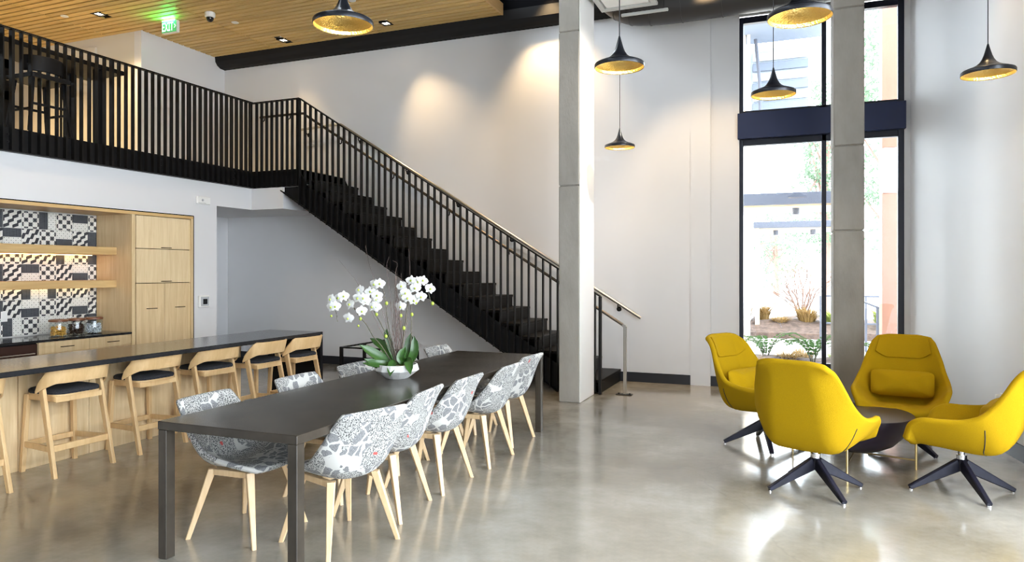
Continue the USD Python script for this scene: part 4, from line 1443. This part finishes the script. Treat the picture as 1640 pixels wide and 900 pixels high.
obj('housing', box(-0.30, 0.30, -0.02, 0.02, 0, 0.035, 0.006), MATS['vent_metal'], t)
for sx in (-0.25, 0.25):
    obj('rod', tube([(sx, 0, 0.035), (sx, 0, VOID - 4.86)], 0.003, 6), MATS['black_steel'], t)


def spot_light(parent, pos, target, power, angle, soft=0.6, radius=0.05, color=WARM):
    """the lamp's own light: a cone from a small lens"""
    pp = path_of(parent)
    L = UsdLux.SphereLight.Define(stage, pp + '/' + numbered(pp, 'lamp'))
    L.CreateRadiusAttr(radius)
    L.CreateIntensityAttr(power)
    L.CreateColorAttr(Gf.Vec3f(*color))
    sh = UsdLux.ShapingAPI.Apply(L.GetPrim())
    sh.CreateShapingConeAngleAttr(angle)
    sh.CreateShapingConeSoftnessAttr(soft)
    d = np.asarray(target, float) - np.asarray(pos, float)
    d /= np.linalg.norm(d)
    z = -d
    x = np.cross([0, 1, 0.001], z)
    x /= np.linalg.norm(x)
    yv = np.cross(z, x)
    M = Gf.Matrix4d(*x, 0, *yv, 0, *z, 0, *map(float, pos), 1)
    L.AddTransformOp().Set(M)


# square recessed lamps in the plank ceiling
CANL = ['square recessed ceiling lamp near the top left corner of the photo', 'square recessed ceiling lamp left of the hanging pendant near the dark bulkhead', 'square recessed ceiling lamp right of the hanging pendant near the dark bulkhead',
        'added square recessed lamp for more light over the gallery, beyond the left edge of the photo', 'added square recessed lamp for more light over the balcony, above the photo', 'added square recessed lamp for more light over the bar, above the photo']
for (x, y), lab in zip(CAN, CANL):
    t = thing('recessed_lamp', lab, 'ceiling lamp', (x, y, CEIL), group='recessed lamps in the plank ceiling')
    m = MB()
    for x0, x1, y0, y1 in ((-.082, .082, .055, .082), (-.082, .082, -.082, -.055), (-.082, -.055, -.055, .055), (.055, .082, -.055, .055)):
        m.box(x0, x1, y0, y1, -0.004, 0.018)
    obj('trim_ring', m, MATS['black_paint'], t)
    obj('lens', box(-.054, .054, -.054, .054, 0.008, 0.016), MATS['lamp_warm'], t)
    spot_light(t, (0, 0, -0.06), (0.38 if x > -6 else 0.0, 0.12, -1), (450 if y > 9 and x < -6 else 1300) * ((0.8 if x > -8 else 2) if y < 7 else 1), 36 if y > 9 else 60, 0.9)

# black cylinder wall washers at the rear wall: they draw the scallops
WASH = [(-3.30, 9.50, 5.74, (0.0, 0.30, -2.2), 2300, 40, 'black wall-wash spot hidden above the bulkhead just left of the left column'), (-1.05, 9.02, 5.28, (0.0, 0.62, -2.2), 2200, 34, 'black wall-wash spot behind the duct above the pilaster'), (1.25, 6.75, 5.45, (0.42, 0.03, -2.2), 1100, 33, 'black wall-wash spot above the right-hand wall')]
for x, y, z, aim, pw, ca, lab in WASH:
    t = thing('wall_washer', lab, 'spotlight', (x, y, z), group='wall-wash spots along the rear wall')
    obj('can', lathe([(0, 0.20), (0.05, 0.20), (0.055, 0.19), (0.055, 0.0), (0.047, 0.0), (0.045, 0.03), (0, 0.03)], 24), MATS['black_paint'], t, smooth=35)
    obj('lens', lathe([(0, 0.022), (0.044, 0.022), (0.044, 0.028), (0, 0.029)], 20), MATS['lamp_warm'], t)
    obj('stem', tube([(0, 0, 0.19), (0, 0, VOID - z)], 0.010, 8), MATS['black_paint'], t)
    spot_light(t, (0, 0, -0.05), aim, pw, ca, 0.7)

t = thing('track_spot', 'added unseen black spotlight under the dark ceiling brightening the left concrete column', 'spotlight', (-0.35, 7.9, 4.80))
obj('can', lathe([(0, 0.20), (0.05, 0.20), (0.055, 0.19), (0.055, 0.0), (0.047, 0.0), (0.045, 0.03), (0, 0.03)], 24), MATS['black_paint'], t, smooth=35)
obj('stem', tube([(0, 0, 0.19), (0, 0, VOID - 4.80)], 0.010, 8), MATS['black_paint'], t)
spot_light(t, (0, 0, -0.05), (-2.03, 0.48, -1.7), 3400, 34, 0.9, color=(1.0, 0.90, 0.78))  # unseen lamp, added to brighten the column face

# little discs on the ceiling
for x, y, lab in ((-10.15, 7.32, 'white sprinkler disc left of the top left lamp'), (-7.98, 8.48, 'white sprinkler disc right of the dome camera'), (-5.80, 8.40, 'white sprinkler disc beside the pendant cord')):
    t = thing('sprinkler_cap', lab, 'sprinkler cap', (x, y, CEIL), group='white discs on the plank ceiling')
    obj('disc', lathe([(0, -0.010), (0.048, -0.010), (0.055, -0.004), (0.055, 0.0), (0, 0.0)], 24), MATS['white_plastic'], t, smooth=40)
t = thing('dome_camera', 'white dome camera with a black eye under the plank ceiling', 'security camera', (-8.02, 8.02, CEIL))
obj('mount', lathe([(0, -0.075), (0.055, -0.075), (0.074, -0.06), (0.076, -0.01), (0.07, 0.0), (0, 0.0)], 28), MATS['white_plastic'], t, smooth=35)
obj('dome', lathe([(0, -0.140), (0.025, -0.134), (0.044, -0.115), (0.052, -0.09), (0.052, -0.074), (0, -0.074)], 28), MATS['black_glass'], t, smooth=40)

# exit sign
t = thing('exit_sign', 'green lit EXIT sign with an arrow under the plank ceiling', 'exit sign', (-8.80, 8.0, 5.19))
obj('canopy', box(-0.10, 0.10, 0.004, 0.05, 0.165, 0.19, 0.004), MATS['white_plastic'], t)
obj('housing', box(-0.15, 0.15, -0.002, 0.055, -0.015, 0.165, 0.004), MATS['white_plastic'], t)
mat('exit_panel', {'p': ('principled_bsdf', {'base_color': (0.12, 0.34, 0.18), 'roughness': 0.3, 'emission_color': (0.08, 0.55, 0.2), 'emission_strength': 0.25})}, [])
obj('face', box(-0.145, 0.145, -0.008, -0.002, -0.01, 0.16), MATS['exit_panel'], t, label='green face plate of the sign')
tm = meshkit.text_mesh('EXIT', 0.125, 0.003, bold=True)
v = tm.vertices.copy()
v[:, 0] = (v[:, 0] - v[:, 0].min()) / np.ptp(v[:, 0]) * 0.225 - 0.135
tm.vertices = np.stack([v[:, 0], -0.0085 - v[:, 2], v[:, 1] + 0.012], -1)
obj('lettering', tm, MATS['exit_glow'], t)
obj('arrow', prism_xz(Polygon([(0.102, 0.045), (0.118, 0.045), (0.140, 0.075), (0.118, 0.105), (0.102, 0.105), (0.124, 0.075)]), -0.0115, -0.0085), MATS['exit_glow'], t)
obj('top_lamp', box(-0.12, 0.12, -0.022, -0.010, 0.163, 0.168), MATS['exit_top'], t, label='green light edge on top of the sign')

L = UsdLux.RectLight.Define(stage, path_of(t) + '/lamp')
L.CreateWidthAttr(0.24)
L.CreateHeightAttr(0.03)
L.CreateIntensityAttr(120.0)
L.CreateColorAttr(Gf.Vec3f(0.0, 1.0, 0.14))
zz = np.array([0, 0.50, -0.87])
xx = np.array([1.0, 0, 0])
yy_ = np.cross(zz, xx)
L.AddTransformOp().Set(Gf.Matrix4d(*xx, 0, *yy_, 0, *zz, 0, 0, -0.03, 0.085, 1))

# ================================================================== upstairs
blk = MATS['black_paint']
t = thing('high_table', 'black high table standing along the balcony railing upstairs', 'table', (-8.50, 5.55, F2))
obj('tabletop', box(-0.34, 0.34, -1.30, 1.15, 1.00, 1.055, 0.004), blk, t)
for sx in (-0.26, 0.26):
    for sy in (-1.15, 0.85):
        obj('leg', box(sx - 0.05, sx + 0.05, sy - 0.05, sy + 0.05, 0, 1.0, 0.004), blk, t)
t = thing('high_stool', 'black bar stool upstairs behind the balcony railing', 'bar stool', (-8.05, 5.50, F2))
t2 = t
for sx, sy in ((-1, -1), (1, -1), (1, 1), (-1, 1)):
    obj('leg', bar((sx * 0.20, sy * 0.24, 0), (sx * 0.15, sy * 0.17, 0.60), 0.03, 0.03, flat=True), blk, t)
obj('seat', prism_xy(Polygon([(-.2, -.2), (.2, -.2), (.2, .2), (-.2, .2)]).buffer(0.03), 0.60, 0.65), blk, t)
obj('footrest', MB().box(-.19, .19, -.225, -.205, .24, .265).box(-.19, .19, .205, .225, .24, .265).box(-.19, -.17, -.22, .22, .30, .325).box(.17, .19, -.22, .22, .30, .325), blk, t)
G = np.array([[(0.17 * math.cos(a) * 1.2 + 0.02, 0.24 * math.sin(a), z) for a in np.linspace(-1.5, 1.5, 13)] for z in (0.69, 0.77, 0.85)])
obj('backrest', thick_shell(G, 0.02, 1.0), blk, t, smooth=40)
for s in (-1, 1):
    obj('post', bar((0.12, s * 0.19, 0.64), (0.14, s * 0.215, 0.75), 0.025, 0.025), blk, t)
t = thing('shell_chair', 'yellow shell chair upstairs at the left edge of the photo', 'chair', (-8.30, 4.95, F2))
G = section_grid([(.2, .42), (0, .40), (-.17, .42), (-.22, .55), (-.26, .72)], [(.18, .2, .43), (0, .24, .46), (-.13, .24, .52), (-.18, .23, .6), (-.24, .2, .71)], 16, 11)
obj('shell', thick_shell(G, 0.02, 1.0), MATS['mustard_wool'], t, smooth=45)
for sx, sy in ((-1, -1), (1, -1), (1, 1), (-1, 1)):
    obj('leg', bar((sx * 0.20, sy * 0.20, 0), (sx * 0.12, sy * 0.12, 0.39), 0.022, 0.022, flat=True), blk, t)
t = thing('open_shelf', 'black open shelving upstairs against the cream wall', 'shelf', (-13.25, 8.0, F2))
for z in (0.30, 0.85, 1.40, 1.95):
    obj('board', box(-0.60, 0.60, -0.17, 0.17, z, z + 0.16, 0.004), blk, t)
for x in (-0.58, 0.58):
    obj('upright', box(x - 0.02, x + 0.02, -0.17, 0.17, 0, 2.11), blk, t)
t = thing('door_1', 'pale upstairs door with a long black pull behind the railing', 'door', (-11.05, 8.20, F2), kind='structure')
obj('leaf', box(-0.45, 0.45, -0.04, 0.0, 0.0, 2.1, 0.003), MATS['wall_cream'], t)
obj('handle', MB().box(-0.30, -0.26, -0.10, -0.075, 0.35, 1.65, 0.005).box(-0.29, -0.27, -0.075, -0.04, 0.45, 0.48).box(-0.29, -0.27, -0.075, -0.04, 1.52, 1.55), blk, t)

# low black guard frame under the stairs
t = thing('guard_frame', 'low black guard frame on the floor under the stairs', 'guard rail')
gy0, gy1, gx0, gx1, gz = YS - 0.02, YB - 0.03, -6.22, -4.95, 0.455
for x, y in ((gx0, gy0), (gx0 + 0.0, (gy0 + gy1) / 2), (gx0, gy1), (gx1, gy0), ((gx0 + gx1) / 2, gy0)):
    obj('post', box(x - 0.02, x + 0.02, y - 0.02, y + 0.02, 0, gz - 0.02), bs, t)
obj('top_bar', box(gx0 - 0.02, gx1 + 0.02, gy0 - 0.02, gy0 + 0.02, gz - 0.02, gz), bs, t)
obj('top_bar', box(gx0 - 0.02, gx0 + 0.02, gy0 + 0.02, gy1, gz - 0.02, gz), bs, t)

# socket on the right wall
ang = math.atan2(-1, 0.136)
oy = 7.33
t = thing('wall_socket', 'small white socket with a plug on the right-hand wall', 'socket', (wall_x(oy), oy, 0.44), math.atan2(-0.136, -1.0))
obj('plate', box(0, 0.008, -0.04, 0.04, -0.06, 0.06, 0.002), MATS['white_plastic'], t)
obj('plug', box(0.008, 0.06, -0.02, 0.02, 0.015, 0.05, 0.006), MATS['white_plastic'], t)

# ================================================================== outside the window
OY0 = YB + 0.27
structure('terrain', box(-40, 40, OY0, 90, -0.3, -0.02), 'far_ground', 'pale ground outside beyond the planting', 'ground')
t = thing('paving', 'pale concrete paving slabs outside the window between the two planting beds', 'pavement', (0, 0, -0.02), kind='structure')
for i in range(-4, 6):
    for y0, y1 in ((12.2, 14.0), (14.0, 15.8), (15.8, 17.5)):
        obj('slab', box(i * 1.25 + 0.006, (i + 1) * 1.25 - 0.006, y0 + 0.006, y1 - 0.006, 0, 0.03, 0.006), MATS['paving'], t)


def bed(label, x0, x1, y0, y1, h, seed):
    t = thing('planting_bed', label, 'planting bed', (0, 0, -0.02), kind='structure')
    n, k = 26, 12
    X, Y = np.meshgrid(np.linspace(x0, x1, n), np.linspace(y0, y1, k), indexing='ij')
    Z = h * (0.4 + 0.6 * np.sin(np.clip((Y - y0) / (y1 - y0), 0, 1) * PI)) * (0.6 + 0.8 * meshkit.fbm(np.stack([X * 1.7, Y * 1.7, X * 0 + seed], -1), 4))
    top = np.stack([X, Y, Z], -1)
    bot = top.copy()
    bot[..., 2] = -0.1
    v = np.vstack([top.reshape(-1, 3), bot.reshape(-1, 3)])
    f = grid_faces(n, k) + [q[::-1] for q in grid_faces(n, k, n * k)]
    rim = [(i, 0) for i in range(n)] + [(n - 1, j) for j in range(1, k)] + [(i, k - 1) for i in range(n - 2, -1, -1)] + [(0, j) for j in range(k - 2, 0, -1)]
    ids = [i * k + j for i, j in rim]
    for a, b2 in zip(ids, ids[1:] + ids[:1]):
        f.append([a, a + n * k, b2 + n * k, b2])
    f = np.array(f)
    mm = trimesh.Trimesh(v, np.vstack([f[:, [0, 1, 2]], f[:, [0, 2, 3]]]), process=False)
    trimesh.repair.fix_normals(mm)
    obj('soil', mm, MATS['soil'], t, smooth=40)


bed('dark planting bed right outside the window', -4.0, 3.0, OY0, 12.15, 0.32, 1)
bed('brown planting bed with dry grasses beyond the paving', -6.0, 5.0, 17.6, 21.0, 0.42, 2)
xr = np.random.default_rng(8)


def grass_tuft(name, label, cat, x, y, z, r, h, n, material, group):
    m = MB()
    for _ in range(n):
        a, rr = xr.uniform(0, 2 * PI), r * 0.25 * math.sqrt(xr.random())
        hh = h * xr.uniform(0.6, 1.0)
        lean = r * xr.uniform(0.3, 1.1)
        d = np.array([math.cos(a), math.sin(a), 0])
        s = np.array([-d[1], d[0], 0]) * xr.uniform(0.006, 0.011) * (1 if y < 15 else 1.8)
        p = [d * rr, d * (rr + lean * 0.35) + UP * hh * 0.65, d * (rr + lean) + UP * hh * xr.uniform(0.75, 1.0)]
        m.add([p[0] - s, p[0] + s, p[1] - s, p[1] + s, p[2]], [[0, 1, 3], [0, 3, 2], [2, 3, 4]])
    o = obj(name, m, MATS[material])
    UsdGeom.Xformable(o).AddTranslateOp().Set(Gf.Vec3d(x, y, z))
    return tag(o, label, cat, group)


def fern(label, x, y, z, h, n):
    t = thing('fern', label, 'fern', (x, y, z), group='ferns outside the window')
    st, lf = MB(), MB()
    for i in range(n):
        a = 2 * PI * i / n + xr.uniform(-.3, .3)
        d = np.array([math.cos(a), math.sin(a), 0])
        L = h * xr.uniform(0.8, 1.15)
        c = spline([[0, 0, 0], d * L * 0.22 + UP * L * 0.62, d * L * 0.62 + UP * L * 0.86, d * L * 0.95 + UP * L * 0.74], 15)
        st.mesh(tube(c, np.linspace(0.006, 0.002, 15), 4))
        for k in range(3, 15):
            tg = c[k] - c[k - 1]
            tg /= np.linalg.norm(tg)
            sd = np.cross(tg, UP)
            sd /= np.linalg.norm(sd)
            ll = 0.19 * L * math.sin(PI * (k - 1) / 15) ** 0.8
            for s in (-1, 1):
                e = c[k] + sd * s * ll + tg * ll * 0.45 - UP * ll * 0.18
                w = tg * 0.022
                mid = (c[k] + e) / 2
                lf.add([c[k], mid + w, e, mid - w], [[0, 1, 2], [0, 2, 3]])
    obj('stem', st, MATS['orchid_stem'], t)
    obj('frond', lf, MATS['fern_leaf'], t)


fern('green leafy plant at the lower left of the window', -0.42, 11.15, 0.18, 0.50, 8)
fern('green leafy plant at the lower middle of the window beside the mullion', 0.22, 11.0, 0.18, 0.52, 8)
fern('green leafy plant at the lower right of the window behind the column', 0.72, 11.25, 0.2, 0.42, 8)
for i, (x, y, r, h, mt, lab) in enumerate([
    (-0.55, 10.75, .22, .30, 'dry_grass', 'dry straw-coloured grass tuft low in the near bed at the left window edge'),
    (-0.12, 11.2, .30, .36, 'dry_grass', 'dry straw-coloured grass tuft between the two leafy plants outside'),
    (0.10, 11.55, .26, .34, 'dry_grass', 'dry grass tuft behind the middle leafy plant outside'),
    (0.60, 11.4, .28, .34, 'green_grass', 'green grass tuft behind the column outside the window'),
    (0.98, 10.85, .20, .42, 'green_grass', 'green grass tuft at the right edge of the window'),
    (-1.28, 18.6, .42, .62, 'dry_grass', 'rusty dry grass clump in the far bed left of the bare shrub'),
    (-0.75, 18.9, .30, .62, 'dry_grass', 'narrow dry grass clump in the far bed beside the bare shrub'),
    (-0.35, 18.3, .30, .32, 'dry_grass', 'low dry grass clump in front of the bare shrub'),
    (0.25, 18.6, .45, .60, 'dry_grass', 'dry grass clump at the foot of the bare shrub'),
    (0.85, 18.4, .45, .50, 'green_grass', 'yellow-green grass clump right of the bare shrub'),
    (1.9, 18.2, .5, .7, 'green_grass', 'yellow-green grass clump far right behind the column')]):
    grass_tuft('grass_tuft', lab, 'grass tuft', x, y, 0.10 if y < 15 else 0.2, r, h, 230, mt, 'grass tufts outside the window')


def branching(m, p, d, L, r, depth, rr):
    n = 5
    pts = [p]
    for i in range(n):
        d = d + rr.normal(size=3) * 0.10
        d /= np.linalg.norm(d)
        pts.append(pts[-1] + d * L / n)
    m.mesh(tube(pts, np.linspace(r, r * 0.55, n + 1), 5, False))
    if depth == 0:
        return
    for _ in range(3 if depth > 1 else 2):
        k = rr.integers(2, n + 1)
        nd = d + rr.normal(size=3) * 0.42 + UP * 0.15
        nd /= np.linalg.norm(nd)
        branching(m, pts[k], nd, L * rr.uniform(0.5, 0.75), r * 0.55, depth - 1, rr)


m = MB()
for i in range(7):
    a = i * 0.9
    dv = np.array([math.cos(a) * 0.32, math.sin(a) * 0.32, 1.0])
    branching(m, np.array([0.02 * i - .06, 0.02, 0.0]), dv / np.linalg.norm(dv), 0.92, 0.024, 3, xr)
o = obj('bare_shrub', m, MATS['shrub_bark'])
UsdGeom.Xformable(o).AddTranslateOp().Set(Gf.Vec3d(0.12, 18.9, 0.25))
tag(o, 'bare reddish branching shrub outside in the far planting bed', 'shrub')


def tree(label, x, y, h, w, n, seed):
    rr = np.random.default_rng(seed)
    t = thing('tree', label, 'tree', (x, y, -0.02), group='pale trees outside')
    m = MB()
    m.mesh(tube([(0, 0, 0), (0.05, 0, h * .3), (0, 0.05, h * .6), (0.02, 0, h * .85)], [0.16, 0.13, 0.09, 0.03], 8))
    lf = MB()
    c = rr.normal(size=(n, 3))
    c /= np.linalg.norm(c, axis=1, keepdims=True)
    c *= rr.random((n, 1)) ** 0.4
    V, Fc = [], []
    cl = c * (w, w, h * 0.42) + (0, 0, h * 0.62)
    cl += (meshkit.noise(cl * 0.9, seed)[:, None] - 0.5) * 1.4
    for i, q in enumerate(cl):
        a, b2 = rr.normal(size=3), rr.normal(size=3)
        a /= np.linalg.norm(a)
        b2 -= a * (a @ b2)
        b2 /= np.linalg.norm(b2)
        s = rr.uniform(0.05, 0.10)
        V += [q - a * s, q + b2 * s * .5, q + a * s, q - b2 * s * .5]
        Fc += [[4 * i, 4 * i + 1, 4 * i + 2], [4 * i, 4 * i + 2, 4 * i + 3]]
    lf.add(V, Fc)
    for _ in range(14):
        q = cl[rr.integers(n)]
        z0 = rr.uniform(.3, .7) * h
        m.mesh(tube([(0, 0, z0), q * 0.5 + np.array([0, 0, z0 * 0.5]), q], [0.05, 0.03, 0.01], 5))
    obj('trunk', m, MATS['shrub_bark'], t)
    obj('foliage', lf, MATS['tree_leaf'], t)


tree('pale leafy tree far outside just left of the window column', 0.95, 27.0, 8.5, 1.1, 2200, 21)
tree('pale leafy tree outside seen between the column and the right window edge', 2.55, 24.0, 9.5, 1.5, 3600, 22)
tree('pale leafy tree far outside behind the bare shrub', -0.9, 36.0, 4.6, 2.0, 1800, 23)

# entrance canopies with small cylinder lamps
for nm, y, x0, x1, z0, z1, dz, dd, lab in (('a', 13.2, -1.6, 0.75, 2.735, 2.935, 0.14, 1.5, 'nearer steel and wood canopy outside the window'), ('b', 18.0, -0.95, 1.0, 2.60, 2.75, 0.10, 1.8, 'farther steel and wood canopy outside the window')):
    t = thing('entrance_canopy', lab, 'canopy', (0, y, 0), group='canopies outside the window')
    obj('beam', box(x0, x1, 0, 0.14, z0, z1, 0.006), MATS['canopy_steel'], t)
    for k in range(8):
        obj('soffit_board', box(x0 + 0.01, x1 - 0.01, 0.15 + k * dd / 8, 0.15 + (k + 1) * dd / 8 - 0.012, z0 - 0.03, z0 + 0.02), MATS['canopy_wood'], t)
    for fx in (0.30, 0.72):
        lx = x0 + (x1 - x0) * (0.25 if fx < .5 else 0.68)
        obj('down_lamp', lathe([(0, z0 - 0.15), (0.055, z0 - 0.15), (0.06, z0 - 0.14), (0.06, z0 - 0.03), (0, z0 - 0.03)], 18, (lx, 0.5, 0)), MATS['canopy_steel'], t)
    for px in (x0 + 0.08, x1 - 0.08):
        obj('post', box(px - 0.05, px + 0.05, 0.02, 0.12, -0.02, z0 - 0.001), MATS['canopy_wood'], t)

# rails, building on the left, terracotta pier on the right
t = thing('garden_rail', 'thin dark metal guard rail outside left of the column', 'rail', (0.50, 15.2, 0.0))
for x in (-0.05, 0.75, 1.5):
    obj('post', box(x - 0.02, x + 0.02, -0.02, 0.02, -0.02, 1.08), MATS['canopy_steel'], t)
for z in (0.55, 1.08):
    obj('bar', bar((-0.05, 0, z), (1.5, 0, z), 0.035, 0.03), MATS['canopy_steel'], t)
t = thing('ramp_rail', 'sloping dark metal rail outside right of the column', 'rail', (1.35, 13.2, 0.0))
obj('bar', bar((-0.3, 0, 1.05), (1.2, -0.6, 0.45), 0.035, 0.03), MATS['canopy_steel'], t)
for x, z in ((-0.1, 0.97), (0.45, 0.75)):
    obj('post', box(x - 0.02, x + 0.02, -0.4 * (x + 0.3) - 0.02, -0.4 * (x + 0.3) + 0.02, -0.02, z), MATS['canopy_steel'], t)
t = thing('wall_pier', 'pinkish terracotta pier outside at the right edge of the window', 'pier', (1.27, 11.5, 0), kind='structure')
obj('pier', box(-0.115, 0.3, 0, 0.4, -0.02, 2.70, 0.01), MATS['terracotta'], t)
obj('pier', box(-0.115, 0.3, 0, 0.4, 3.35, 5.9, 0.01), MATS['terracotta'], t)
obj('band', box(-0.12, 0.31, -0.01, 0.41, 2.70, 3.35, 0.01), MATS['facade_white'], t)
t = thing('neighbour_building', 'pale building outside at the upper left of the window with a grey roof edge', 'building', (0, 16.0, 0))
obj('facade', box(-3.0, -1.05, 0.0, 4.0, -0.02, 7.0), MATS['facade_white'], t)
obj('roof_edge', box(-3.0, 0.55, -1.6, 0.4, 6.55, 7.15, 0.02), MATS['siding_grey'], t)
obj('gutter', box(-3.0, 0.55, -1.75, -1.6, 7.15, 7.3, 0.02), MATS['siding_pale'], t)
for k in range(7):
    obj('siding_board', box(-0.90, 0.25, 0.60, 0.66, 4.9 + k * 0.22, 5.08 + k * 0.22, 0.01), MATS['siding_grey' if k % 2 else 'siding_pale'], t)
obj('siding_wall', box(-0.95, 0.30, 0.67, 0.9, 4.6, 6.5), MATS['siding_pale'], t)
for x in (-1.02, -0.93):
    obj('post', box(x - 0.03, x + 0.03, -0.3, -0.2, -0.02, 6.55), MATS['canopy_wood'], t)
obj('downpipe', tube([(-0.80, -0.1, 6.5), (-0.72, -0.1, 5.6), (-0.70, -0.1, 4.6)], 0.035, 8), MATS['canopy_steel'], t)
